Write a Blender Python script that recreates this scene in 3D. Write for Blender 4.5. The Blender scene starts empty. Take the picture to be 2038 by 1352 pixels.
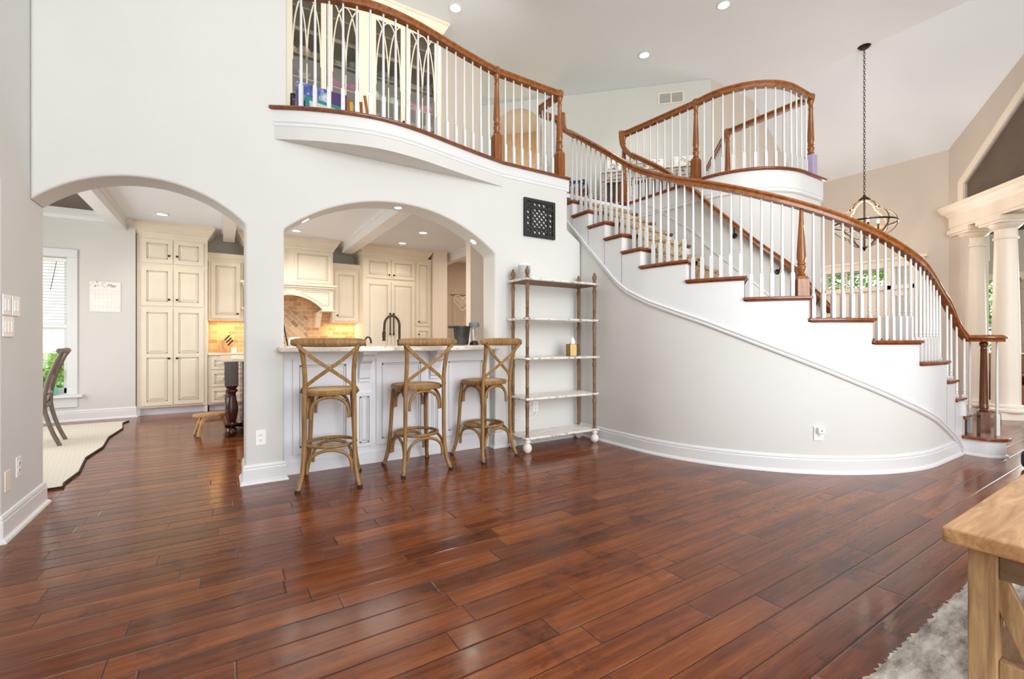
import bpy, bmesh, math, random
from math import sin, cos, pi, radians, sqrt
from mathutils import Vector, Matrix

random.seed(7)
scene = bpy.context.scene
C = scene.collection

# ------------------------------------------------------------------ camera
TH = radians(32.4)
cam_d = bpy.data.cameras.new('camera')
cam_d.sensor_fit = 'HORIZONTAL'
cam_d.sensor_width = 36.0
cam_d.lens = 36.0 * 906.0 / 2038.0
cam_d.clip_start = 0.05
cam = bpy.data.objects.new('camera', cam_d)
C.objects.link(cam)
cam.location = (0, 0, 1.15)
cam.rotation_euler = (radians(90), 0, -TH)
scene.camera = cam

# ------------------------------------------------------------------ world, lights, exposure
w = bpy.data.worlds.new('world')
scene.world = w
w.use_nodes = True
bgn = w.node_tree.nodes['Background']
bgn.inputs[0].default_value = (0.93, 0.97, 1.0, 1)
bgn.inputs[1].default_value = 1.25

def area(name, loc, rot, sx, sy, power, col=(1, 1, 1)):
    d = bpy.data.lights.new(name, 'AREA')
    d.shape = 'RECTANGLE'
    d.size, d.size_y = sx, sy
    d.energy = power
    d.color = col
    o = bpy.data.objects.new(name, d)
    C.objects.link(o)
    o.location = loc
    o.rotation_euler = rot
    return o

def point(name, loc, power, col=(1, 1, 1), r=0.03):
    d = bpy.data.lights.new(name, 'POINT')
    d.energy = power
    d.color = col
    d.shadow_soft_size = r
    o = bpy.data.objects.new(name, d)
    C.objects.link(o)
    o.location = loc
    return o

# added fill lamps out of view behind and beside the camera, no windows modelled
area('great_room_fill', (2.6, -3.6, 2.7), (radians(109), 0, radians(0)), 6.5, 4.6, 305, (0.97, 0.985, 1.0))
area('great_room_side_fill', (6.6, -2.6, 2.6), (radians(90), 0, radians(42)), 3.0, 3.5, 34, (0.97, 0.985, 1.0))
# daylight through the breakfast nook windows
area('nook_window_light', (-2.9, 6.4, 1.7), (radians(90), 0, radians(-90)), 2.6, 2.2, 43, (1.0, 0.99, 0.97))
area('kitchen_fill', (1.3, 6.9, 2.66), (0, 0, 0), 2.2, 2.4, 31, (1.0, 0.93, 0.84))  # added area fill hanging below the kitchen ceiling, not a fixture
area('loft_fill', (2.0, 4.7, 4.95), (radians(72), 0, 0), 2.4, 0.5, 7.5, (1.0, 0.96, 0.9))  # added fill in mid-air, tilted to brighten the bookcase front
area('dining_window_light', (13.3, 1.2, 1.7), (radians(90), 0, radians(100)), 2.5, 2.0, 60, (1.0, 1.0, 0.97))
area('hall_fill', (5.1, 7.8, 2.88), (0, 0, 0), 0.7, 1.1, 20, (1.0, 0.88, 0.76))  # added fill hidden behind the kitchen's right wall to brighten the hall
area('foyer_window_light', (9.95, 3.7, 2.2), (radians(90), 0, radians(90)), 1.4, 0.9, 30, (1.0, 1.0, 0.97))

scene.view_settings.view_transform = 'Standard'
scene.view_settings.look = 'None'
scene.view_settings.gamma = 1.0
scene.view_settings.use_curve_mapping = False
scene.view_settings.exposure = 0.72
scene.cycles.use_denoising = True
scene.cycles.max_bounces = 10
scene.cycles.diffuse_bounces = 6
scene.cycles.glossy_bounces = 4
scene.cycles.transparent_max_bounces = 12
scene.cycles.sample_clamp_indirect = 6.0
scene.cycles.caustics_reflective = False
scene.cycles.caustics_refractive = False

# ------------------------------------------------------------------ materials
def lin(h):
    r, g, b = (int(h[i:i + 2], 16) / 255 for i in (0, 2, 4))
    f = lambda c: c / 12.92 if c <= 0.04045 else ((c + 0.055) / 1.055) ** 2.4
    return (f(r), f(g), f(b), 1)

def new_mat(name):
    m = bpy.data.materials.new(name)
    m.use_nodes = True
    nt = m.node_tree
    return m, nt, nt.nodes['Principled BSDF']

def link(nt, a, b):
    nt.links.new(a, b)

def plain(name, hexa, rough=0.5, metal=0.0, var=0.04, scale=8.0, bump=0.0, bscale=60.0, spec=0.5, coat=0.0):
    """paint-like surface: a flat colour with a little noise variation and fine texture"""
    m, nt, b = new_mat(name)
    c = lin(hexa)
    b.inputs['Roughness'].default_value = rough
    b.inputs['Metallic'].default_value = metal
    b.inputs['Specular IOR Level'].default_value = spec
    b.inputs['Coat Weight'].default_value = coat
    tc = nt.nodes.new('ShaderNodeTexCoord')
    n = nt.nodes.new('ShaderNodeTexNoise')
    n.inputs['Scale'].default_value = scale
    n.inputs['Detail'].default_value = 3
    link(nt, tc.outputs['Object'], n.inputs['Vector'])
    r = nt.nodes.new('ShaderNodeValToRGB')
    r.color_ramp.elements[0].position = 0.3
    r.color_ramp.elements[1].position = 0.7
    r.color_ramp.elements[0].color = tuple(v * (1 - var) for v in c[:3]) + (1,)
    r.color_ramp.elements[1].color = tuple(min(1, v * (1 + var)) for v in c[:3]) + (1,)
    link(nt, n.outputs['Fac'], r.inputs['Fac'])
    link(nt, r.outputs['Color'], b.inputs['Base Color'])
    if bump:
        n2 = nt.nodes.new('ShaderNodeTexNoise')
        n2.inputs['Scale'].default_value = bscale
        link(nt, tc.outputs['Object'], n2.inputs['Vector'])
        bp = nt.nodes.new('ShaderNodeBump')
        bp.inputs['Strength'].default_value = bump
        bp.inputs['Distance'].default_value = 0.002
        link(nt, n2.outputs['Fac'], bp.inputs['Height'])
        link(nt, bp.outputs['Normal'], b.inputs['Normal'])
    return m

def wood(name, dark, light, rough=0.35, stretch=(14, 14, 1.2), scale=3.0, coat=0.0, bump=0.15):
    """grain running along the local axis with the small stretch value"""
    m, nt, b = new_mat(name)
    b.inputs['Roughness'].default_value = rough
    b.inputs['Coat Weight'].default_value = coat
    tc = nt.nodes.new('ShaderNodeTexCoord')
    mp = nt.nodes.new('ShaderNodeMapping')
    mp.inputs['Scale'].default_value = stretch
    link(nt, tc.outputs['Object'], mp.inputs['Vector'])
    n = nt.nodes.new('ShaderNodeTexNoise')
    n.inputs['Scale'].default_value = scale
    n.inputs['Detail'].default_value = 6
    n.inputs['Roughness'].default_value = 0.65
    n.inputs['Distortion'].default_value = 0.6
    link(nt, mp.outputs['Vector'], n.inputs['Vector'])
    r = nt.nodes.new('ShaderNodeValToRGB')
    r.color_ramp.elements[0].position = 0.32
    r.color_ramp.elements[1].position = 0.68
    r.color_ramp.elements[0].color = lin(dark)
    r.color_ramp.elements[1].color = lin(light)
    link(nt, n.outputs['Fac'], r.inputs['Fac'])
    link(nt, r.outputs['Color'], b.inputs['Base Color'])
    if bump:
        bp = nt.nodes.new('ShaderNodeBump')
        bp.inputs['Strength'].default_value = bump
        bp.inputs['Distance'].default_value = 0.002
        link(nt, n.outputs['Fac'], bp.inputs['Height'])
        link(nt, bp.outputs['Normal'], b.inputs['Normal'])
    return m

def emit(name, hexa, s):
    m, nt, b = new_mat(name)
    b.inputs['Base Color'].default_value = (0.8, 0.8, 0.8, 1)
    b.inputs['Emission Color'].default_value = lin(hexa)
    b.inputs['Emission Strength'].default_value = s
    return m

def glass(name, tint=(1, 1, 1, 1), gl=0.08):
    m = bpy.data.materials.new(name)
    m.use_nodes = True
    nt = m.node_tree
    nt.nodes.remove(nt.nodes['Principled BSDF'])
    out = nt.nodes['Material Output']
    t = nt.nodes.new('ShaderNodeBsdfTransparent')
    t.inputs[0].default_value = tint
    g = nt.nodes.new('ShaderNodeBsdfGlossy')
    g.inputs['Roughness'].default_value = 0.02
    mx = nt.nodes.new('ShaderNodeMixShader')
    mx.inputs[0].default_value = gl
    link(nt, t.outputs[0], mx.inputs[1])
    link(nt, g.outputs[0], mx.inputs[2])
    link(nt, mx.outputs[0], out.inputs[0])
    return m

def mathn(nt, op, a, b=None, c=None):
    n = nt.nodes.new('ShaderNodeMath')
    n.operation = op
    for i, v in enumerate((a, b, c)):
        if v is None:
            continue
        if isinstance(v, (int, float)):
            n.inputs[i].default_value = v
        else:
            link(nt, v, n.inputs[i])
    return n.outputs[0]

def floor_material():
    """hand-scraped dark red-brown planks running along X, random lengths and tints"""
    m, nt, b = new_mat('plank_floor')
    tc = nt.nodes.new('ShaderNodeTexCoord')
    sx = nt.nodes.new('ShaderNodeSeparateXYZ')
    link(nt, tc.outputs['Object'], sx.inputs[0])
    X, Y = sx.outputs[0], sx.outputs[1]
    W = 0.127
    yr = mathn(nt, 'DIVIDE', Y, W)
    row = mathn(nt, 'FLOOR', yr)
    yf = mathn(nt, 'FRACT', yr)
    wn = nt.nodes.new('ShaderNodeTexWhiteNoise')
    wn.noise_dimensions = '1D'
    link(nt, row, wn.inputs['W'])
    # plank length varies per row
    ln = mathn(nt, 'MULTIPLY_ADD', wn.outputs['Value'], 0.55, 0.55)
    off = mathn(nt, 'MULTIPLY', wn.outputs['Value'], 37.3)
    xr = mathn(nt, 'DIVIDE', mathn(nt, 'ADD', X, off), ln)
    col = mathn(nt, 'FLOOR', xr)
    xf = mathn(nt, 'FRACT', xr)
    cmb = nt.nodes.new('ShaderNodeCombineXYZ')
    link(nt, row, cmb.inputs[0])
    link(nt, col, cmb.inputs[1])
    w2 = nt.nodes.new('ShaderNodeTexWhiteNoise')
    w2.noise_dimensions = '2D'
    link(nt, cmb.outputs[0], w2.inputs['Vector'])
    # grain
    mp = nt.nodes.new('ShaderNodeMapping')
    mp.inputs['Scale'].default_value = (0.9, 15, 1)
    link(nt, tc.outputs['Object'], mp.inputs['Vector'])
    add = nt.nodes.new('ShaderNodeVectorMath')
    add.operation = 'ADD'
    sc = nt.nodes.new('ShaderNodeVectorMath')
    sc.operation = 'SCALE'
    sc.inputs['Scale'].default_value = 50
    link(nt, w2.outputs['Color'], sc.inputs[0])
    link(nt, mp.outputs['Vector'], add.inputs[0])
    link(nt, sc.outputs[0], add.inputs[1])
    g = nt.nodes.new('ShaderNodeTexNoise')
    g.inputs['Scale'].default_value = 2.2
    g.inputs['Detail'].default_value = 5
    g.inputs['Roughness'].default_value = 0.55
    g.inputs['Distortion'].default_value = 0.25
    link(nt, add.outputs[0], g.inputs['Vector'])
    blot = nt.nodes.new('ShaderNodeTexNoise')
    blot.inputs['Scale'].default_value = 0.55
    blot.inputs['Detail'].default_value = 2
    link(nt, add.outputs[0], blot.inputs['Vector'])
    f = mathn(nt, 'ADD', mathn(nt, 'MULTIPLY_ADD', g.outputs['Fac'], 0.42, 0.065), mathn(nt, 'MULTIPLY_ADD', w2.outputs['Value'], 0.19, 0.07))
    f = mathn(nt, 'ADD', f, mathn(nt, 'MULTIPLY_ADD', blot.outputs['Fac'], 0.34, 0.055))
    mp3 = nt.nodes.new('ShaderNodeMapping')
    mp3.inputs['Scale'].default_value = (5, 90, 1)
    link(nt, tc.outputs['Object'], mp3.inputs['Vector'])
    fg = nt.nodes.new('ShaderNodeTexNoise')
    fg.inputs['Scale'].default_value = 2.0
    fg.inputs['Detail'].default_value = 4
    link(nt, mp3.outputs['Vector'], fg.inputs['Vector'])
    f = mathn(nt, 'ADD', f, mathn(nt, 'MULTIPLY_ADD', fg.outputs['Fac'], 0.26, -0.13))
    kn = nt.nodes.new('ShaderNodeTexNoise')
    kn.inputs['Scale'].default_value = 3.2
    kn.inputs['Detail'].default_value = 5
    kn.inputs['Roughness'].default_value = 0.7
    link(nt, tc.outputs['Object'], kn.inputs['Vector'])
    kr = nt.nodes.new('ShaderNodeMapRange')
    kr.inputs['From Min'].default_value = 0.56
    kr.inputs['From Max'].default_value = 0.72
    kr.inputs['To Max'].default_value = 0.20
    link(nt, kn.outputs['Fac'], kr.inputs['Value'])
    f = mathn(nt, 'SUBTRACT', f, kr.outputs['Result'])
    r = nt.nodes.new('ShaderNodeValToRGB')
    e = r.color_ramp.elements
    e[0].position = 0.36
    e[0].color = lin('32170a')
    e[1].position = 0.96
    e[1].color = lin('9e6232')
    for p, h in ((0.50, '542710'), (0.64, '6e3617'), (0.80, '8a4a20')):
        k = e.new(p)
        k.color = lin(h)
    link(nt, f, r.inputs['Fac'])
    # grooves: distance to plank edges in metres
    dy = mathn(nt, 'MULTIPLY', mathn(nt, 'MINIMUM', yf, mathn(nt, 'SUBTRACT', 1.0, yf)), W)
    dx = mathn(nt, 'MULTIPLY', mathn(nt, 'MINIMUM', xf, mathn(nt, 'SUBTRACT', 1.0, xf)), ln)
    d = mathn(nt, 'MINIMUM', dy, dx)
    mr = nt.nodes.new('ShaderNodeMapRange')
    mr.inputs['From Min'].default_value = 0.0008
    mr.inputs['From Max'].default_value = 0.0030
    link(nt, d, mr.inputs['Value'])
    mx = nt.nodes.new('ShaderNodeMix')
    mx.data_type = 'RGBA'
    mx.inputs['A'].default_value = lin('1c0b07')
    link(nt, mr.outputs['Result'], mx.inputs['Factor'])
    link(nt, r.outputs['Color'], mx.inputs['B'])
    link(nt, mx.outputs['Result'], b.inputs['Base Color'])
    # scraped waves + grooves
    mp2 = nt.nodes.new('ShaderNodeMapping')
    mp2.inputs['Scale'].default_value = (9, 2.5, 1)
    link(nt, tc.outputs['Object'], mp2.inputs['Vector'])
    wv = nt.nodes.new('ShaderNodeTexNoise')
    wv.inputs['Scale'].default_value = 2.0
    wv.inputs['Detail'].default_value = 2
    link(nt, mp2.outputs['Vector'], wv.inputs['Vector'])
    mr2 = nt.nodes.new('ShaderNodeMapRange')
    mr2.inputs['From Max'].default_value = 0.006
    link(nt, d, mr2.inputs['Value'])
    h = mathn(nt, 'ADD', mathn(nt, 'MULTIPLY', wv.outputs['Fac'], 0.35), mathn(nt, 'MULTIPLY', mr2.outputs['Result'], 0.8))
    h = mathn(nt, 'ADD', h, mathn(nt, 'MULTIPLY', g.outputs['Fac'], 0.10))
    bp = nt.nodes.new('ShaderNodeBump')
    bp.inputs['Strength'].default_value = 0.55
    bp.inputs['Distance'].default_value = 0.0025
    link(nt, h, bp.inputs['Height'])
    link(nt, bp.outputs['Normal'], b.inputs['Normal'])
    rr = mathn(nt, 'MULTIPLY_ADD', g.outputs['Fac'], 0.14, 0.11)
    link(nt, rr, b.inputs['Roughness'])
    b.inputs['Specular IOR Level'].default_value = 0.36
    return m

def tile_material(name, scale, rot=0.0, w=0.2, hgt=0.1, c1='d8b48c', c2='a87e5c', mortar='e2cdb0', offs=0.5, axis='XZ'):
    m, nt, b = new_mat(name)
    tc = nt.nodes.new('ShaderNodeTexCoord')
    s = nt.nodes.new('ShaderNodeSeparateXYZ')
    link(nt, tc.outputs['Object'], s.inputs[0])
    cm = nt.nodes.new('ShaderNodeCombineXYZ')
    link(nt, s.outputs[0], cm.inputs[0])
    link(nt, s.outputs[2 if axis == 'XZ' else 1], cm.inputs[1])
    mp = nt.nodes.new('ShaderNodeMapping')
    mp.inputs['Rotation'].default_value = (0, 0, rot)
    link(nt, cm.outputs[0], mp.inputs['Vector'])
    br = nt.nodes.new('ShaderNodeTexBrick')
    br.inputs['Scale'].default_value = scale
    br.inputs['Brick Width'].default_value = w
    br.inputs['Row Height'].default_value = hgt
    br.inputs['Mortar Size'].default_value = 0.004
    br.offset = offs
    br.inputs['Color1'].default_value = lin(c1)
    br.inputs['Color2'].default_value = lin(c2)
    br.inputs['Mortar'].default_value = lin(mortar)
    link(nt, mp.outputs[0], br.inputs['Vector'])
    link(nt, br.outputs['Color'], b.inputs['Base Color'])
    b.inputs['Roughness'].default_value = 0.5
    return m

def speckle(name, base, dark, scale=90, thr=0.62, rough=0.15):
    m, nt, b = new_mat(name)
    tc = nt.nodes.new('ShaderNodeTexCoord')
    n = nt.nodes.new('ShaderNodeTexNoise')
    n.inputs['Scale'].default_value = scale
    n.inputs['Detail'].default_value = 5
    link(nt, tc.outputs['Object'], n.inputs['Vector'])
    r = nt.nodes.new('ShaderNodeValToRGB')
    r.color_ramp.elements[0].position = thr - 0.1
    r.color_ramp.elements[0].color = lin(base)
    r.color_ramp.elements[1].position = thr + 0.06
    r.color_ramp.elements[1].color = lin(dark)
    link(nt, n.outputs['Fac'], r.inputs['Fac'])
    link(nt, r.outputs['Color'], b.inputs['Base Color'])
    b.inputs['Roughness'].default_value = rough
    return m

def diamond_rug(name):
    m, nt, b = new_mat(name)
    tc = nt.nodes.new('ShaderNodeTexCoord')
    s = nt.nodes.new('ShaderNodeSeparateXYZ')
    link(nt, tc.outputs['Object'], s.inputs[0])
    u = mathn(nt, 'PINGPONG', mathn(nt, 'MULTIPLY', s.outputs[0], 5.0), 0.5)
    v = mathn(nt, 'PINGPONG', mathn(nt, 'MULTIPLY', s.outputs[1], 5.0), 0.5)
    k = mathn(nt, 'FRACT', mathn(nt, 'MULTIPLY', mathn(nt, 'ADD', u, v), 6.0))
    k = mathn(nt, 'GREATER_THAN', k, 0.55)
    mx = nt.nodes.new('ShaderNodeMix')
    mx.data_type = 'RGBA'
    mx.inputs['A'].default_value = lin('e4ded2')
    mx.inputs['B'].default_value = lin('c6bfb0')
    link(nt, k, mx.inputs['Factor'])
    link(nt, mx.outputs['Result'], b.inputs['Base Color'])
    b.inputs['Roughness'].default_value = 0.95
    bp = nt.nodes.new('ShaderNodeBump')
    bp.inputs['Distance'].default_value = 0.003
    bp.inputs['Strength'].default_value = 0.5
    link(nt, k, bp.inputs['Height'])
    link(nt, bp.outputs['Normal'], b.inputs['Normal'])
    return m

def blotch(name, cols, scale=6, rough=0.9, bump=0.4, stretch=(1, 1, 1)):
    m, nt, b = new_mat(name)
    tc = nt.nodes.new('ShaderNodeTexCoord')
    mp = nt.nodes.new('ShaderNodeMapping')
    mp.inputs['Scale'].default_value = stretch
    link(nt, tc.outputs['Object'], mp.inputs['Vector'])
    n = nt.nodes.new('ShaderNodeTexNoise')
    n.inputs['Scale'].default_value = scale
    n.inputs['Detail'].default_value = 7
    n.inputs['Roughness'].default_value = 0.65
    link(nt, mp.outputs[0], n.inputs['Vector'])
    r = nt.nodes.new('ShaderNodeValToRGB')
    r.color_ramp.elements[0].position = 0.38
    r.color_ramp.elements[1].position = 0.62
    r.color_ramp.elements[0].color = lin(cols[0])
    r.color_ramp.elements[1].color = lin(cols[-1])
    for i, c in enumerate(cols[1:-1]):
        k = r.color_ramp.elements.new(0.38 + 0.24 * (i + 1) / (len(cols) - 1))
        k.color = lin(c)
    link(nt, n.outputs['Fac'], r.inputs['Fac'])
    link(nt, r.outputs['Color'], b.inputs['Base Color'])
    b.inputs['Roughness'].default_value = rough
    if bump:
        bp = nt.nodes.new('ShaderNodeBump')
        bp.inputs['Distance'].default_value = 0.01
        bp.inputs['Strength'].default_value = bump
        link(nt, n.outputs['Fac'], bp.inputs['Height'])
        link(nt, bp.outputs['Normal'], b.inputs['Normal'])
    return m

def leaf_mat(name, c1, c2):
    m, nt, b = new_mat(name)
    oi = nt.nodes.new('ShaderNodeTexCoord')
    n = nt.nodes.new('ShaderNodeTexNoise')
    n.inputs['Scale'].default_value = 3.5
    link(nt, oi.outputs['Object'], n.inputs['Vector'])
    r = nt.nodes.new('ShaderNodeValToRGB')
    r.color_ramp.elements[0].position = 0.35
    r.color_ramp.elements[1].position = 0.65
    r.color_ramp.elements[0].color = lin(c1)
    r.color_ramp.elements[1].color = lin(c2)
    link(nt, n.outputs['Fac'], r.inputs['Fac'])
    link(nt, r.outputs['Color'], b.inputs['Base Color'])
    b.inputs['Roughness'].default_value = 0.6
    return m

M = {}
M['wall'] = plain('greige_wall_paint', 'd8d7d4', 0.75, var=0.012, scale=2, bump=0.25, bscale=220, spec=0.25)
M['foyer'] = plain('tan_wall_paint', 'd2c8be', 0.75, var=0.012, scale=2, bump=0.25, bscale=220, spec=0.25)
M['ceil'] = plain('ceiling_paint', 'eaf0f8', 0.85, var=0.01, scale=1, spec=0.15)
M['white'] = plain('white_trim_paint', 'e3e4e5', 0.32, var=0.01, scale=5)
M['cream_trim'] = plain('cream_trim_paint', 'efe4d6', 0.4, var=0.01, scale=5)
M['floor'] = floor_material()
M['oak'] = wood('varnished_oak', '6e3812', 'a4622a', 0.28, (16, 16, 1.6), 2.6, coat=0.3)
M['oak_rail'] = wood('varnished_oak_rail', '703a13', 'a5632b', 0.26, (5, 5, 5), 4.5, coat=0.3)
M['oak_dark'] = wood('dark_oak_tread', '653012', '904a22', 0.25, (3, 3, 3), 6, coat=0.3)
M['cream'] = plain('cream_cabinet_paint', 'e9dfcd', 0.4, var=0.03, scale=4)
M['glaze'] = plain('brown_glaze', 'b39a78', 0.5, var=0.15, scale=14)
M['isl_white'] = plain('blue_white_cabinet_paint', 'e4e5ea', 0.4, var=0.025, scale=5)
M['isl_glaze'] = plain('grey_glaze', '9b968f', 0.5, var=0.25, scale=12)
M['granite'] = speckle('pale_granite', 'e9e3d9', 'b3a28e', 60, 0.66, 0.12)
M['rattan_wood'] = wood('weathered_oak', '77562f', 'a67f4e', 0.5, (18, 18, 2), 2.5)
M['cane'] = blotch('woven_cane', ['b98f5c', 'd3ae7c', 'e0c294'], 45, 0.7, 0.5, (1, 3, 1))
M['black_rubber'] = plain('dark_foot_cap', '2c241e', 0.7)
M['metal_pin'] = plain('dark_rivet', '4a4038', 0.4, 0.8)
M['shelf_wood'] = wood('brown_turned_wood', '5f4630', '92714f', 0.55, (12, 12, 2), 3)
M['distressed'] = blotch('distressed_white', ['efece7', 'f2efea', 'e9e4dc', 'dfd8ce'], 9, 0.6, 0.08)
M['distress_edge'] = blotch('chipped_white_edge', ['efebe5', 'ece8e1', 'e4ddd2', '6c4e38'], 16, 0.7, 0.3, (1, 1, 4))
M['underwood'] = wood('bare_brown_board', '5c3f29', '7d5a3c', 0.6, (1.5, 12, 12), 3)
M['bronze'] = plain('oil_rubbed_bronze', '3a2d24', 0.35, 0.7, 0.2, 20)
M['black'] = plain('black_paint', '171614', 0.45, 0, 0.1, 20)
M['blackwood'] = plain('black_lattice_wood', '23211f', 0.65, 0, 0.3, 30, 0.4, 40)
M['brass'] = plain('brushed_brass', '93784f', 0.32, 1.0, 0.08, 6)
M['tissue'] = plain('tissue_paper', 'f7f7f5', 0.9)
M['plastic_w'] = plain('white_plastic', 'f5f4f1', 0.3)
M['plastic_g'] = plain('grey_speaker_cloth', 'b9b9bb', 0.8, 0, 0.1, 60)
M['slot'] = plain('dark_slot', '45413c', 0.7)
M['cherry'] = wood('dark_cherry', '2c120c', '52251a', 0.22, (14, 14, 2), 3, coat=0.4)
M['acacia'] = wood('acacia', 'b98450', 'e2bd88', 0.5, (10, 10, 1.5), 3)
M['mango_top'] = wood('mango_top', '96683f', 'd0a577', 0.5, (1.0, 9, 9), 2.6)
M['mango_leg'] = wood('mango_leg', '866642', 'c4a075', 0.6, (14, 14, 1.4), 2.8)
M['mango_dark'] = wood('grey_brown_rail', '53402f', '856a4e', 0.6, (9, 1.2, 9), 2.6)
M['mango_shelf'] = wood('pale_slat', '94714b', 'caa67a', 0.6, (1.2, 9, 9), 3)
M['carpet'] = blotch('patterned_carpet', ['8f7a5e', 'bfa98a', 'd3c1a4'], 26, 0.95, 0.5)
M['shag'] = blotch('shag_rug', ['958d85', 'c8c1b9', 'efebe6'], 7, 0.95, 0.6, (1, 2.6, 1))
M['nook_rug'] = diamond_rug('cream_diamond_rug')
M['rug_edge'] = plain('dark_rug_binding', '2f2925', 0.9)
M['glass'] = glass('clear_glass', (0.97, 0.98, 0.98, 1), 0.06)
M['dark_glass'] = glass('cabinet_glass', (0.88, 0.88, 0.87, 1), 0.03)
M['tile'] = tile_material('travertine_tile', 1.0, 0, 0.155, 0.077, 'e2b98a', 'b88a62', 'e6d2b4')
M['tile_diag'] = tile_material('herringbone_tile', 1.0, radians(45), 0.155, 0.077, 'd6b793', '94704f', 'dcc9ac')
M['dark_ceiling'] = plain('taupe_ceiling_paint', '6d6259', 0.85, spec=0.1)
M['lamp_on'] = emit('lit_lamp', 'fff1d6', 9.0)
M['bulb'] = emit('lit_bulb', 'ffc37a', 30.0)
M['chair_grey'] = wood('grey_washed_wood', '5d5148', '82756a', 0.5, (12, 12, 2), 3)
M['seat_cloth'] = plain('beige_seat_cloth', 'b5a58f', 0.9, 0, 0.08, 50)
M['leaf'] = leaf_mat('garden_leaf', '4a8a1c', 'c2e455')
M['leaf_dark'] = leaf_mat('garden_leaf_dark', '2f6a1a', '86c23c')
M['bark'] = plain('bark', '5a4636', 0.9, 0, 0.2)
M['lawn'] = plain('lawn', '7fa04a', 0.95, 0, 0.2, 12)
M['leather'] = plain('brown_leather', '7a4a22', 0.4, 0, 0.15, 6)
M['dark_cloth'] = plain('dark_grey_cloth', '3a3436', 0.8, 0, 0.1, 30)
M['purple'] = plain('lavender_fabric', 'b3a0c4', 0.8)
M['navy'] = blotch('navy_floral_cloth', ['1d2440', '222b50', 'c9cbd8'], 30, 0.9, 0)
M['paper'] = plain('paper', 'f4f3ee', 0.8)
M['macrame'] = plain('cotton_cord', 'efe4d2', 0.95, 0, 0.06, 60)
M['teal'] = plain('teal_plastic', '2f8f8c', 0.4)
M['cork'] = plain('white_board', 'dfe2e6', 0.4)
M['box_blue'] = blotch('blue_printed_box', ['dfe6f2', '3f64b0', '5a3f8c'], 9, 0.5, 0)
M['box_purple'] = plain('purple_box', '4b2f6e', 0.5)
M['box_yellow'] = plain('yellow_box', 'd9b23a', 0.5)
M['easel'] = wood('easel_wood', '8f5426', 'b9793c', 0.5)
M['mint'] = plain('mint_glass', '7fd0b4', 0.2)
M['wainscot'] = plain('taupe_wainscot', '8d857b', 0.5)
M['orange_room'] = plain('warm_hall_paint', 'dcc3a4', 0.8)
M['ink'] = plain('grey_ink', '6f6f74', 0.8)
M['green_ink'] = plain('green_print', '8fa86a', 0.8)
M['hall'] = plain('rosy_tan_wall_paint', 'bda898', 0.75, var=0.012, scale=2, bump=0.25, bscale=220, spec=0.25)
M['sage'] = plain('sage_paint', 'a3b894', 0.7)
M['console'] = blotch('grey_distressed', ['8f887f', 'c6c0b7', 'd2ccc3'], 14, 0.6, 0.1, (1, 1, 3))
M['newel_dark'] = wood('dark_newel_oak', '421e0e', '74401f', 0.26, (14, 14, 1.6), 2.6, coat=0.3)

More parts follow.
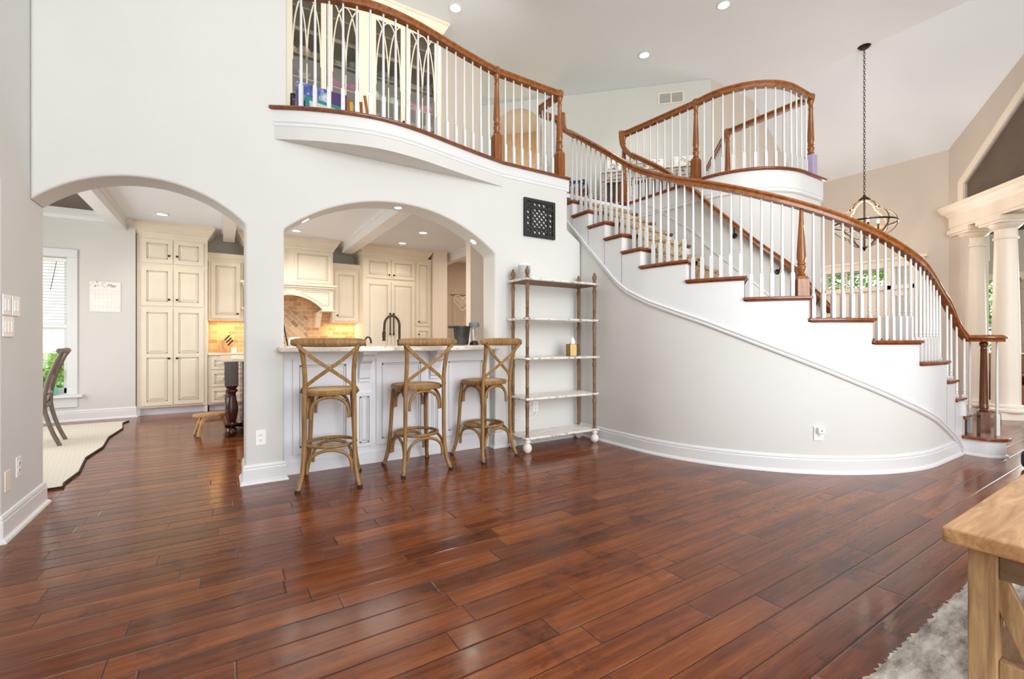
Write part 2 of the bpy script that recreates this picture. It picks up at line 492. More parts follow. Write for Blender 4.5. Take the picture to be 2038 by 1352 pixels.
# ------------------------------------------------------------------ mesh helpers
class MB:
    """collects shapes into one mesh; every face keeps a material slot and a smooth flag"""
    def __init__(s):
        s.v, s.f, s.m, s.sm = [], [], [], []

    def add(s, vs, fs, m=0, smooth=False):
        o = len(s.v)
        s.v += [tuple(p) for p in vs]
        for f in fs:
            s.f.append(tuple(i + o for i in f))
            s.m.append(m)
            s.sm.append(smooth)
        return s

    def box(s, x0, x1, y0, y1, z0, z1, m=0):
        x0, x1 = sorted((x0, x1)); y0, y1 = sorted((y0, y1)); z0, z1 = sorted((z0, z1))
        v = [(x0, y0, z0), (x1, y0, z0), (x1, y1, z0), (x0, y1, z0), (x0, y0, z1), (x1, y0, z1), (x1, y1, z1), (x0, y1, z1)]
        return s.add(v, [(0, 3, 2, 1), (4, 5, 6, 7), (0, 1, 5, 4), (1, 2, 6, 5), (2, 3, 7, 6), (3, 0, 4, 7)], m)

    def beam(s, p, q, a, b, up=(0, 0, 1), m=0):
        """square bar from p to q, a wide (sideways), b deep (along up)"""
        p, q = Vector(p), Vector(q)
        t = (q - p).normalized()
        n = t.cross(Vector(up))
        if n.length < 1e-5:
            n = t.cross(Vector((1, 0, 0)))
        n.normalize()
        u = n.cross(t)
        v = []
        for c in (p, q):
            for i, j in ((-1, -1), (1, -1), (1, 1), (-1, 1)):
                v.append(c + n * (a / 2 * i) + u * (b / 2 * j))
        return s.add(v, [(0, 3, 2, 1), (4, 5, 6, 7), (0, 1, 5, 4), (1, 2, 6, 5), (2, 3, 7, 6), (3, 0, 4, 7)], m)

    def lathe(s, prof, c=(0, 0, 0), n=16, m=0, axis='Z', smooth=True):
        v, f = [], []
        for r, z in prof:
            for k in range(n):
                a = 2 * pi * k / n
                p = (r * cos(a), r * sin(a), z)
                if axis == 'X': p = (p[2], p[0], p[1])
                if axis == 'Y': p = (p[0], p[2], p[1])
                v.append((p[0] + c[0], p[1] + c[1], p[2] + c[2]))
        for i in range(len(prof) - 1):
            for k in range(n):
                k2 = (k + 1) % n
                f.append((i * n + k, i * n + k2, (i + 1) * n + k2, (i + 1) * n + k))
        s.add(v, f, m, smooth)
        o = len(s.v) - len(v)
        ring = prof[0] == prof[-1]
        if prof[0][0] > 1e-4 and not ring:
            s.f.append(tuple(o + k for k in range(n - 1, -1, -1))); s.m.append(m); s.sm.append(False)
        if prof[-1][0] > 1e-4 and not ring:
            b = o + (len(prof) - 1) * n
            s.f.append(tuple(b + k for k in range(n))); s.m.append(m); s.sm.append(False)
        return s

    def tube(s, pts, r, n=10, m=0, closed=False, flat=1.0):
        pts = [Vector(p) for p in pts]
        N = len(pts)
        rs = r if isinstance(r, (list, tuple)) else [r] * N
        ref = None
        v = []
        for i, p in enumerate(pts):
            a = pts[(i - 1) % N] if closed or i > 0 else p
            b = pts[(i + 1) % N] if closed or i < N - 1 else p
            t = (b - a).normalized()
            if ref is None:
                ref = Vector((0, 0, 1)) if abs(t.z) < 0.9 else Vector((1, 0, 0))
            x = ref - t * ref.dot(t)
            x.normalize()
            ref = x
            y = t.cross(x)
            for k in range(n):
                an = 2 * pi * k / n
                v.append(p + (x * cos(an) + y * (sin(an) * flat)) * rs[i])
        f = []
        R = N if closed else N - 1
        for i in range(R):
            for k in range(n):
                k2, j = (k + 1) % n, (i + 1) % N
                f.append((i * n + k, i * n + k2, j * n + k2, j * n + k))
        s.add(v, f, m, True)
        if not closed:
            o = len(s.v) - len(v)
            s.f.append(tuple(o + k for k in range(n - 1, -1, -1))); s.m.append(m); s.sm.append(False)
            s.f.append(tuple(o + (N - 1) * n + k for k in range(n))); s.m.append(m); s.sm.append(False)
        return s

    def prism(s, poly, z0, z1, m=0):
        """poly: plan polygon (x, y); vertical walls"""
        n = len(poly)
        v = [(x, y, z0) for x, y in poly] + [(x, y, z1) for x, y in poly]
        f = [tuple(range(n - 1, -1, -1)), tuple(range(n, 2 * n))]
        f += [(i, (i + 1) % n, n + (i + 1) % n, n + i) for i in range(n)]
        return s.add(v, f, m)

    def extrude_y(s, poly, y0, y1, m=0):
        """poly: (x, z) outline, extruded along y"""
        n = len(poly)
        v = [(x, y0, z) for x, z in poly] + [(x, y1, z) for x, z in poly]
        f = [tuple(range(n)), tuple(range(2 * n - 1, n - 1, -1))]
        f += [(i, n + i, n + (i + 1) % n, (i + 1) % n) for i in range(n)]
        return s.add(v, f, m)

    def sweep(s, path, prof, m=0, closed=False, smooth=False, caps=True):
        """plumb sweep: prof is (offset to the right of travel, dz); mitred corners"""
        path = [Vector(p) for p in path]
        N, n = len(path), len(prof)
        v = []
        for i, p in enumerate(path):
            a = path[(i - 1) % N] if closed or i > 0 else None
            b = path[(i + 1) % N] if closed or i < N - 1 else None
            ta = (p - a) if a is not None else (b - p)
            tb = (b - p) if b is not None else (p - a)
            ta = Vector((ta.x, ta.y, 0)); tb = Vector((tb.x, tb.y, 0))
            if ta.length < 1e-7: ta = tb
            if tb.length < 1e-7: tb = ta
            ta.normalize(); tb.normalize()
            t = ta + tb
            t = ta if t.length < 1e-4 else t.normalized()
            k = 1 / max(0.35, t.dot(ta))
            nr = Vector((t.y, -t.x, 0)) * k
            for o, z in prof:
                v.append(p + nr * o + Vector((0, 0, z)))
        f = []
        for i in range(N if closed else N - 1):
            j = (i + 1) % N
            for k in range(n):
                k2 = (k + 1) % n
                f.append((i * n + k, j * n + k, j * n + k2, i * n + k2))
        if caps and not closed:
            f.append(tuple(range(n)))
            f.append(tuple((N - 1) * n + k for k in range(n - 1, -1, -1)))
        return s.add(v, f, m, smooth)

    def xf(s, mat, start=0):
        for i in range(start, len(s.v)):
            s.v[i] = tuple(mat @ Vector(s.v[i]))
        return s

    def build(s, name, mats, parent=None, bevel=0.0, loc=None, segs=2, angle=40, recalc=True):
        me = bpy.data.meshes.new(name)
        if not isinstance(mats, (list, tuple)):
            mats = [mats]
        off = Vector((0, 0, 0))
        if loc is not None:
            off = Vector(loc)
        me.from_pydata([tuple(Vector(p) - off) for p in s.v], [], s.f)
        for m in mats:
            me.materials.append(m)
        me.polygons.foreach_set('material_index', s.m)
        me.polygons.foreach_set('use_smooth', s.sm)
        if recalc:
            bm = bmesh.new()
            bm.from_mesh(me)
            bmesh.ops.recalc_face_normals(bm, faces=bm.faces)
            bm.to_mesh(me)
            bm.free()
        me.update()
        if any(s.sm):
            me.set_sharp_from_angle(angle=radians(angle))
        o = bpy.data.objects.new(name, me)
        C.objects.link(o)
        if parent is not None:
            o.parent = parent
            if loc is not None:
                o.location = off
        elif loc is not None:
            o.location = off
        if bevel > 0:
            b = o.modifiers.new('bevel', 'BEVEL')
            b.width = bevel
            b.segments = segs
            b.limit_method = 'ANGLE'
            b.angle_limit = radians(45)
        return o

def tag(o, label=None, cat=None, group=None, kind=None):
    if label: o['label'] = label
    if cat: o['category'] = cat
    if group: o['group'] = group
    if kind: o['kind'] = kind
    return o

def thing(name, label, cat, loc=(0, 0, 0), rz=0.0, group=None):
    o = bpy.data.objects.new(name, None)
    o.empty_display_size = 0.1
    C.objects.link(o)
    o.location = loc
    o.rotation_euler = (0, 0, rz)
    return tag(o, label, cat, group)

def struct(o, label=None):
    o['kind'] = 'structure'
    if label: o['label'] = label
    return o

def copy_tree(o, parent=None):
    c = o.copy()
    C.objects.link(c)
    if parent is not None:
        c.parent = parent
    for ch in list(o.children):
        copy_tree(ch, c)
    return c

def to_local(mb, root):
    """turn world-space vertices into the root's own space"""
    return mb.xf(Matrix.Translation(root.location) @ root.rotation_euler.to_matrix().to_4x4() if False else
                 (Matrix.Translation(root.location) @ root.rotation_euler.to_matrix().to_4x4()).inverted())

def arc_pts(xl, xr, zs, zt, n=28):
    """segmental arch from (xl, zs) over (mid, zt) to (xr, zs), listed left to right"""
    h = (xr - xl) / 2
    rise = zt - zs
    R = (h * h + rise * rise) / (2 * rise)
    cx, cz = (xl + xr) / 2, zt - R
    a = math.asin(h / R)
    return [(cx + R * sin(-a + 2 * a * i / n), cz + R * cos(-a + 2 * a * i / n)) for i in range(n + 1)]

def catmull(pts, k=8):
    pts = [Vector(p) for p in pts]
    out = []
    for i in range(len(pts) - 1):
        p0 = pts[max(0, i - 1)]; p1 = pts[i]; p2 = pts[i + 1]; p3 = pts[min(len(pts) - 1, i + 2)]
        for j in range(k):
            t = j / k
            out.append(0.5 * ((2 * p1) + (p2 - p0) * t + (2 * p0 - 5 * p1 + 4 * p2 - p3) * t * t + (3 * p1 - p0 - 3 * p2 + p3) * t ** 3))
    out.append(pts[-1])
    return out

def interp(tab, x):
    if x <= tab[0][0]: 
        (a, b), (c, d) = tab[0], tab[1]
        return b + (d - b) * (x - a) / (c - a)
    for (a, b), (c, d) in zip(tab, tab[1:]):
        if x <= c:
            return b + (d - b) * (x - a) / (c - a)
    (a, b), (c, d) = tab[-2], tab[-1]
    return b + (d - b) * (x - a) / (c - a)

# smooth interpolation (monotone-ish cubic) used for rails
def spl(tab, x):
    xs = [p[0] for p in tab]
    if x <= xs[0] or x >= xs[-1]:
        return interp(tab, x)
    for i in range(len(tab) - 1):
        if xs[i] <= x <= xs[i + 1]:
            break
    def sl(j):
        if j <= 0: return (tab[1][1] - tab[0][1]) / (xs[1] - xs[0])
        if j >= len(tab) - 1: return (tab[-1][1] - tab[-2][1]) / (xs[-1] - xs[-2])
        return (tab[j + 1][1] - tab[j - 1][1]) / (xs[j + 1] - xs[j - 1])
    h = xs[i + 1] - xs[i]
    t = (x - xs[i]) / h
    a, b = tab[i][1], tab[i + 1][1]
    return (2 * t ** 3 - 3 * t * t + 1) * a + (t ** 3 - 2 * t * t + t) * h * sl(i) + (-2 * t ** 3 + 3 * t * t) * b + (t ** 3 - t * t) * h * sl(i + 1)

RAIL = [(-0.030, -0.062), (0.030, -0.062), (0.032, -0.040), (0.024, -0.034), (0.034, -0.020), (0.030, -0.006), (0.016, 0), (-0.016, 0), (-0.030, -0.006), (-0.034, -0.020), (-0.024, -0.034), (-0.032, -0.040)]
RAIL = [(x * 1.12, z * 1.15) for x, z in RAIL]
BASE = [(0, 0), (0.034, 0), (0.034, 0.006), (0.030, 0.016), (0.020, 0.024), (0.016, 0.03), (0.016, 0.115), (0.012, 0.125), (0.014, 0.135), (0.008, 0.15), (0.0, 0.155)]
# profile is to the right of travel

def baluster_mb(h, sq=0.030, block=0.20):
    """square foot, turned vase, long taper; base at origin"""
    mb = MB()
    a = sq / 2
    mb.box(-a, a, -a, a, 0, block)
    # pyramid shoulder
    b = a * 0.75
    z = block
    mb.add([(-a, -a, z), (a, -a, z), (a, a, z), (-a, a, z), (-b, -b, z + 0.018), (b, -b, z + 0.018), (b, b, z + 0.018), (-b, b, z + 0.018)],
           [(0, 1, 5, 4), (1, 2, 6, 5), (2, 3, 7, 6), (3, 0, 4, 7), (4, 5, 6, 7)])
    z = block + 0.018
    mb.lathe([(0.009, z), (0.011, z + 0.004), (0.0135, z + 0.014), (0.010, z + 0.026), (0.014, z + 0.034), (0.0145, z + 0.040), (0.011, z + 0.048), (0.0135, z + 0.07), (0.013, z + 0.10), (0.0085, h)], n=10)
    return mb

def newel_mb(h, sq=0.088, block=0.27, capped=True):
    mb = MB()
    a = sq / 2
    mb.box(-a, a, -a, a, 0, block)
    b = a * 0.72
    z = block
    mb.add([(-a, -a, z), (a, -a, z), (a, a, z), (-a, a, z), (-b, -b, z + 0.03), (b, -b, z + 0.03), (b, b, z + 0.03), (-b, b, z + 0.03)],
           [(0, 1, 5, 4), (1, 2, 6, 5), (2, 3, 7, 6), (3, 0, 4, 7), (4, 5, 6, 7)])
    z += 0.03
    pr = [(0.024, z), (0.034, z + 0.008), (0.036, z + 0.016), (0.024, z + 0.024), (0.036, z + 0.06), (0.038, z + 0.075), (0.026, z + 0.095), (0.034, z + 0.104), (0.034, z + 0.112), (0.027, z + 0.122), (0.036, z + 0.16), (0.035, z + 0.2)]
    if capped:
        pr += [(0.022, h - 0.12), (0.028, h - 0.11), (0.028, h - 0.10), (0.022, h - 0.09), (0.024, h - 0.05), (0.034, h - 0.03), (0.034, h)]
    else:
        pr += [(0.012, h)]
    mb.lathe(pr, n=16)
    return mb

# ------------------------------------------------------------------ the setting
YW, YB = 4.17, 4.44          # front and back of the arched wall
ZF = 3.05                    # upper floor
ZC = 5.60                    # high ceiling
KC = 2.93                    # kitchen ceiling
XL = -1.06

mb = MB(); mb.add([(-9, -6, 0), (15, -6, 0), (15, 9.4, 0), (-9, 9.4, 0)], [(0, 1, 2, 3)])
struct(mb.build('floor', M['floor'], recalc=False))
mb = MB(); mb.add([(-40, -40, -0.12), (60, -40, -0.12), (60, 60, -0.12), (-40, 60, -0.12)], [(0, 1, 2, 3)])
struct(mb.build('ground', M['lawn'], recalc=False))

# arched wall between the great room and the kitchen
out = [(XL, 2.06), (XL, ZC), (0.446, ZC), (0.446, ZF - 0.02), (3.42, ZF - 0.02), (3.42, 2.44), (3.62, 2.31), (3.62, 0),
       (2.434, 0)] + list(reversed(arc_pts(0.424, 2.434, 2.06, 2.43))) + [(0.424, 0), (0.146, 0)] + list(reversed(arc_pts(XL + 0.0005, 0.146, 2.06, 2.314)))[:-1]
mb = MB(); mb.extrude_y(out, YW, YB)
struct(mb.build('wall_front', M['wall'], bevel=0.018, segs=3))

def swap(mb):
    mb.v = [(y, x, z) for x, y, z in mb.v]
    return mb

# left wall with its own arched opening nearer the camera
out = [(-3.2, 0), (-3.2, ZC), (YB, ZC), (YB, 0), (3.71, 0)] + list(reversed(arc_pts(1.5, 3.71, 2.06, 2.40))) + [(1.5, 0)]
mb = swap(MB().extrude_y(out, XL, XL - 0.16))
struct(mb.build('wall_left', M['wall'], bevel=0.01, segs=2))
struct(MB().box(-5.0, -4.9, -3.2, 4.44, 0, 3.2).build('wall_side_room', M['wall']))

struct(MB().box(-5.0, XL - 0.16, -3.2, 4.44, KC, KC + 0.05).build('ceiling_side_room', M['ceil']))
# high flat ceiling and sloped ceiling towards the foyer
XS, XFO, ZFO = 8.27, 10.1, 4.28
mb = MB(); mb.prism([(-1.3, -3.2), (4.42, -3.2), (XS, 0.65), (XS, 9.0), (-1.3, 9.0)], ZC, ZC + 0.1)
struct(mb.build('ceiling', M['ceil']))
mb = MB()
pts = [(XS, 4.80, ZC), (XFO, 4.80, ZFO), (XFO, 2.40, ZFO), (XS, 0.57, ZC)]
mb.add(pts + [(x, y, z + 0.12) for x, y, z in pts], [(0, 1, 2, 3), (7, 6, 5, 4), (0, 4, 5, 1), (1, 5, 6, 2), (2, 6, 7, 3), (3, 7, 4, 0)])
struct(mb.build('ceiling_slope', M['ceil']))

# balcony line on the loft edge
BAL = [(0.32, 4.165), (0.54, 4.05), (0.78, 3.955), (1.0, 3.895), (1.2, 3.875), (1.49, 3.905), (1.86, 3.995), (2.17, 4.07), (2.53, 4.145)]
BALC = [Vector((x, y, 0)) for x, y in [(p.x, p.y) for p in catmull([(x, y, 0) for x, y in BAL], 5)]]
BALS = [Vector((2.53, 4.145, 0)), Vector((3.44, 4.145, 0))]
CXS, CYS, RO, RI = 5.53, 3.35, 1.90, 0.76

def P(s, off=0.0):
    r = RO + off
    if s <= 0:
        return Vector((CXS - r, CYS - s, 0))
    if s <= RO * pi / 2:
        a = s / RO
        return Vector((CXS - r * cos(a), CYS - r * sin(a), 0))
    return Vector((CXS + s - RO * pi / 2, CYS - r, 0))
S2 = RO * pi / 2
INN = RI - RO

def PI_(s):  # inner wall
    return P(s, INN)

inner_ss = [-1.25 + 0.125 * i for i in range(11)] + [S2 * i / 20 for i in range(1, 21)] + [S2 + 0.11 * i for i in range(1, 5)]
LAND = [PI_(s) for s in inner_ss]   # from (4.77,4.6) round to (5.97,2.59)
xe = LAND[-1].x
fl = [(-4.0, 4.44), (0.32, 4.44)] + [(p.x, p.y + 0.06) for p in BALC] + [(3.43, 4.205), (3.43, 4.60)] + [(p.x, p.y) for p in LAND] + [(xe, 3.74), (xe + 1.0, 4.74), (xe + 1.0, 8.9), (-4.0, 8.9)]
struct(MB().prism(fl, ZF - 0.06, ZF).build('floor_loft', M['carpet']))
# kitchen ceiling with beams
struct(MB().box(-4.2, 5.7, YB, 9.62, KC, KC + 0.05).build('ceiling_kitchen', M['ceil']))
for n_, (x0, x1, y1) in enumerate(((-1.36, -1.2, 8.7), (0.0, 0.16, 8.85), (1.86, 2.06, 8.85), (3.95, 4.1, 9.2))):
    mb = MB().box(x0, x1, YB + 0.01, y1, 2.76, KC + 0.01).box(x0 - 0.02, x1 + 0.02, YB + 0.01, y1, 2.88, KC + 0.01)
    struct(mb.build('ceiling_beam', M['white'], bevel=0.004))
struct(MB().box(-4.0, -1.5, 5.2, 8.35, KC - 0.012, KC).build('ceiling_nook', M['dark_ceiling']))
mb = MB()
mb.sweep([(-4.0, 8.70, KC - 0.10), (-1.12, 8.70, KC - 0.10)], [(0, 0), (0.03, 0.01), (0.05, 0.05), (0.09, 0.08), (0.10, 0.10), (0, 0.10)])
mb.box(-4.0, -1.36, 8.35, 8.45, KC - 0.06, KC)
struct(mb.build('trim_nook', M['white']))

# kitchen and nook walls
mb = MB()
wx0, wx1, wz0, wz1 = -2.75, -1.83, 0.40, 2.29
mb.box(-4.2, wx0, 8.70, 8.86, 0, KC).box(wx1, -1.10, 8.70, 8.86, 0, KC).box(wx0, wx1, 8.70, 8.86, 0, wz0).box(wx0, wx1, 8.70, 8.86, wz1, KC)
struct(mb.build('wall_nook', M['wall']))
struct(MB().box(-1.2, 3.85, 9.30, 9.42, 0, KC).build('wall_kitchen', M['wall']))
struct(MB().box(3.85, 5.7, 9.50, 9.62, 0, KC).build('wall_hall', M['hall']))
struct(MB().box(3.56, 3.86, 8.55, 9.5, 0, KC).build('wall_pier', M['cream_trim']))
struct(MB().box(3.34, 5.6, 6.5, 6.66, 0, KC).build('wall_kitchen_right', M['cream_trim']))
struct(MB().box(-4.3, -4.2, 4.44, 6.0, 0, KC).box(-4.3, -4.2, 7.8, 8.86, 0, KC).box(-4.3, -4.2, 6.0, 7.8, 0, 0.5).box(-4.3, -4.2, 6.0, 7.8, 2.4, KC).build('wall_nook_left', M['wall']))
struct(MB().box(3.62, 3.72, 4.62, 6.5, 0, KC).build('wall_under_stairs', M['wall']))

# nook window: casing, sash, stool, glass
mb = MB()
mb.box(wx1 - 0.01, wx1 + 0.10, 8.675, 8.70, wz0 - 0.019, wz1 + 0.01).box(wx0 - 0.10, wx0 + 0.01, 8.675, 8.70, wz0 - 0.019, wz1 + 0.01).box(wx0 - 0.1, wx1 + 0.1, 8.668, 8.699, wz1 + 0.011, wz1 + 0.12)
mb.box(wx0 - 0.14, wx1 + 0.16, 8.62, 8.70, wz0 - 0.06, wz0 - 0.02).box(wx0 - 0.1, wx1 + 0.1, 8.68, 8.70, wz0 - 0.20, wz0 - 0.06)
wf = mb.build('window_1', M['white'], bevel=0.004)
struct(wf, 'tall nook window with white casing')
mb = MB()
zm = 1.33
mb.box(wx0, wx0 + 0.05, 8.74, 8.79, wz0, wz1).box(wx1 - 0.05, wx1, 8.74, 8.79, wz0, wz1).box(wx0, wx1, 8.74, 8.79, wz0, wz0 + 0.07).box(wx0, wx1, 8.74, 8.79, wz1 - 0.05, wz1).box(wx0, wx1, 8.73, 8.80, zm - 0.04, zm + 0.04)
mb.build('sash', M['white'], wf)
MB().box(wx0, wx1, 8.762, 8.766, wz0, wz1).build('pane', M['glass'], wf)

# curved wall below the stairs (grey) : ribbon from the floor up to the moulding
TRIM = [(-1.25, 2.80), (-0.79, 2.335), (-0.22, 1.765), (-0.06, 1.655), (0.2, 1.53), (0.75, 1.318), (1.36, 1.054), (1.96, 0.802), (2.47, 0.60), (3.0, 0.415), (3.3, 0.29), (3.55, 0.17), (3.80, 0.0)]
def ztrim(s): return interp(TRIM, s)
ss = [-1.25 + 1.25 * i / 20 for i in range(20)] + [S2 * i / 48 for i in range(49)] + [S2 + 0.1 * i for i in range(1, 8)] + [S2 + 0.78]
mb = MB()
vs, fs = [], []
for s in ss:
    p, q = P(s), P(s, -0.1)
    z = max(0.002, ztrim(s))
    vs += [(p.x, p.y, 0), (p.x, p.y, z), (q.x, q.y, z), (q.x, q.y, 0)]
for i in range(len(ss) - 1):
    for k in range(4):
        fs.append((4 * i + k, 4 * i + (k + 1) % 4, 4 * i + 4 + (k + 1) % 4, 4 * i + 4 + k))
mb.add(vs, fs, 0, True)
struct(mb.build('wall_stair', M['wall']))

# inner drum wall below the landing, and its east return
mb = MB()
path = LAND + [Vector((xe, 4.74, 0))]
mb.sweep(path, [(0, 0), (0, ZF - 0.06), (-0.08, ZF - 0.06), (-0.08, 0)], smooth=True)
struct(mb.build('wall_drum', M['wall']))
mb = MB()   # fascia under the landing nosing
fpath = LAND + [Vector((xe, 3.74, 0)), Vector((xe + 1.0, 4.74, 0))]
mb.sweep([p + Vector((0, 0, 2.78)) for p in fpath], [(0, 0), (0.012, 0.0), (0.026, 0.012), (0.016, 0.028), (0.014, 0.045), (0.022, 0.052), (0.018, 0.062), (0.018, 0.24), (0, 0.24)], smooth=True)
struct(mb.build('trim_landing', M['white']))
mb = MB()
mb.sweep([p + Vector((0, 0, ZF - 0.028)) for p in fpath], [(-0.10, 0), (0.038, 0), (0.048, 0.008), (0.05, 0.016), (0.046, 0.026), (0.036, 0.032), (-0.10, 0.032)], smooth=True)
struct(mb.build('trim_landing_nosing', M['oak_dark']))

# balcony drum, fascia and nosing
bpath = BALC + [BALS[1]]
mb = MB()
poly = [(p.x, p.y) for p in BALC] + [(2.53, YW + 0.02), (0.32, YW + 0.02)]
mb.prism([(x, y + 0.022) for x, y in poly], 2.785, ZF - 0.07)
struct(mb.build('trim_balcony_drum', M['wall']))
mb = MB()
mb.sweep([Vector((p.x, p.y + 0.03, 2.885)) for p in bpath], [(0, 0), (0.004, 0), (0.014, 0.010), (0.008, 0.024), (0.006, 0.036), (0.014, 0.042), (0.010, 0.052), (0.012, 0.14), (0, 0.14)], smooth=True)
mb.sweep([Vector((3.44, 4.175, 2.885)), Vector((3.44, 4.60, 2.885))], [(-0.01, 0), (0.0, 0), (0.0, 0.14), (-0.01, 0.14)])
struct(mb.build('trim_balcony', M['white']))
mb = MB()
mb.sweep([Vector((p.x, p.y, ZF - 0.028)) for p in bpath] , [(-0.30, 0), (0.004, 0), (0.016, 0.008), (0.018, 0.016), (0.012, 0.026), (0.0, 0.032), (-0.30, 0.032)], smooth=True)
struct(mb.build('trim_balcony_nosing', M['oak_dark']))
mb = MB()
mb.box(3.40, 4.80, 4.58, 4.68, ZF - 0.028, ZF + 0.004)
struct(mb.build('trim_stair_head', M['oak_dark'], bevel=0.008))
struct(MB().box(3.44, 4.78, 4.60, 4.66, 2.55, ZF - 0.03).build('wall_stair_head', M['white']))

# loft walls : flat piece beside the bookcase, 45 degree wall with arched doorway, end wall
struct(MB().box(-1.2, 3.49, 6.46, 6.6, ZF, ZC).build('wall_loft_back', M['foyer']))
e45 = Vector((1, -1, 0)) / sqrt(2)
o45 = Vector((3.49, 11.75 - 3.49, 0))
L45 = (7.02 - 3.49) * sqrt(2)
a0, a1 = (4.30 - 3.49) * sqrt(2), (4.96 - 3.49) * sqrt(2)
out = [(0, ZF), (0, ZC), (L45, ZC), (L45, ZF), (a1, ZF), ] + list(reversed(arc_pts(a0, a1, 5.06, 5.46))) + [(a0, ZF)]
mb = MB().extrude_y(out, 0, 0.14)
rot = Matrix.Translation(o45) @ Matrix.Rotation(radians(-45), 4, 'Z')
mb.xf(rot)
struct(mb.build('wall_loft_angled', M['wall'], bevel=0.01))
# little hall behind the arched doorway
mb = MB().box(a0 - 0.8, a1 + 0.9, 1.3, 1.36, ZF, ZC).box(a0 - 0.86, a0 - 0.8, 0.14, 1.36, ZF, ZC).box(a1 + 0.9, a1 + 0.96, 0.14, 1.36, ZF, ZC)
mb.xf(rot)
struct(mb.build('wall_hall_loft', M['orange_room']))
mb = MB()
mb.add([(a0 - 0.3, 1.295, 4.45), (a1 + 0.9, 1.295, 5.35), (a1 + 0.9, 1.27, 5.35), (a0 - 0.3, 1.27, 4.45), (a0 - 0.3, 1.295, 4.53), (a1 + 0.9, 1.295, 5.43), (a1 + 0.9, 1.27, 5.43), (a0 - 0.3, 1.27, 4.53)],
       [(0, 3, 2, 1), (4, 5, 6, 7), (0, 1, 5, 4), (1, 2, 6, 5), (2, 3, 7, 6), (3, 0, 4, 7)])
mb.xf(rot)
struct(mb.build('trim_hall_loft', M['orange_room']))
hp = rot @ Vector(((a0 + a1) / 2, 0.7, 4.5))
point('loft_hall_light', hp, 8, (1.0, 0.76, 0.48), 0.08)

# end wall of the foyer, gable shaped
mb = MB().extrude_y([(xe - 0.1, 0), (xe - 0.1, ZF - 0.07), (7.02, ZF - 0.07), (7.02, ZC), (XS, ZC), (XFO + 0.12, ZFO - 0.08), (XFO + 0.12, 0)], 4.74, 4.86)
struct(mb.build('wall_back', M['foyer']))
# foyer wall with front door, transom and sidelights
dy0, dy1 = 3.38, 4.26        # door leaf
sl = [(2.93, 3.20), (4.40, 4.62)]
FX = XFO
mb = MB()
T_ = 0.14
mb.box(FX, FX + T_, 2.40, 4.80, 2.46, ZFO + 0.05)
mb.box(FX, FX + T_, 2.40, 2.90, 0, 2.46)
mb.box(FX, FX + T_, 4.66, 4.80, 0, 2.46)
struct(mb.build('wall_foyer', M['foyer']))
mb = MB()
mb.box(FX - 0.02, FX + 0.1, 2.90, 4.66, 2.04, 2.12)
for y in (2.90, 3.21, 4.28, 4.63):
    mb.box(FX - 0.02, FX + 0.1, y, y + 0.09 if y < 4.5 else 4.66, 0, 2.46)
for y in (3.55, 3.95, 3.25, 4.3):
    mb.box(FX + 0.02, FX + 0.05, y - 0.012, y + 0.012, 2.12, 2.46)
mb.box(FX - 0.03, FX, 2.78, 4.72, 2.44, 2.58).box(FX - 0.06, FX, 2.74, 4.72, 2.56, 2.61).box(FX - 0.03, FX, 2.78, 2.90, 0, 2.46)
for a, b in ((2.99, 3.21), (4.37, 4.63)):
    mb.box(FX + 0.02, FX + 0.06, a, b, 0.0, 1.25).box(FX + 0.02, FX + 0.06, a, b, 1.93, 2.04)
d1 = mb.build('door_1', M['cream_trim'], bevel=0.004)
struct(d1, 'front door unit with transom and sidelights')
mb = MB()
mb.box(FX + 0.03, FX + 0.07, 3.30, 4.28, 0.01, 2.04)
for za, zb in ((0.25, 0.85), (1.0, 1.45), (1.58, 1.92)):
    for a, b in ((3.42, 3.74), (3.84, 4.16)):
        mb.box(FX + 0.018, FX + 0.03, a, b, za, zb)
lf = mb.build('door_leaf', M['cream_trim'], d1, bevel=0.006)
mb = MB(); mb.lathe([(0.01, 0), (0.03, 0.005), (0.012, 0.02), (0.012, 0.05), (0.03, 0.06), (0.028, 0.08), (0.0, 0.088)], (0, 0, 0), 14)
mb.xf(Matrix.Translation((FX + 0.03, 3.37, 1.0)) @ Matrix.Rotation(radians(-90), 4, 'Y'))
mb.build('door_knob', M['bronze'], d1)
mb = MB()
mb.box(FX + 0.055, FX + 0.06, 2.99, 4.63, 2.12, 2.46)
for a, b in ((2.99, 3.21), (4.37, 4.63)):
    mb.box(FX + 0.035, FX + 0.04, a, b, 1.25, 1.93)
mb.build('pane', M['glass'], d1)

# 45 degree wall with colonnade opening (p = distance from the foyer corner)
cor = Vector((FX, 2.48, 0))
R45 = Matrix.Translation(cor) @ Matrix.Rotation(radians(-135), 4, 'Z')     # local x runs along (-1,-1); local +y points away from the room... 
# local y axis = Rz(-135)(0,1) = (0.707,-0.707): away from the great room
LW = 7.75
rk = 0.72 / sqrt(2)          # ceiling rise per metre along the wall
zt = lambda p: min(ZC, ZFO + p / sqrt(2) * 0.7213)
p_flat = (ZC - ZFO) / 0.7213 * sqrt(2)
op = [(0.36, 0), (0.36, 3.60), (1.95, 4.85), (3.54, 3.60), (3.54, 0)]
out = [(0, 0), (0, ZFO), (p_flat, ZC), (LW, ZC), (LW, 0)] + list(reversed(op))
mb = MB().extrude_y(out, 0, 0.31); mb.xf(R45)
struct(mb.build('wall_colonnade', M['foyer']))
mb = MB().extrude_y([(0.36, 3.2), (0.36, 3.60), (1.95, 4.85), (3.54, 3.60), (3.54, 3.2)], 0.03, 0.30); mb.xf(R45)
struct(mb.build('wall_gable', M['dark_ceiling']))
mb = MB()   # raked casing round the upper opening
cs = [(0.25, 3.28), (0.25, 3.66), (1.95, 5.0), (3.65, 3.66), (3.65, 3.28)]
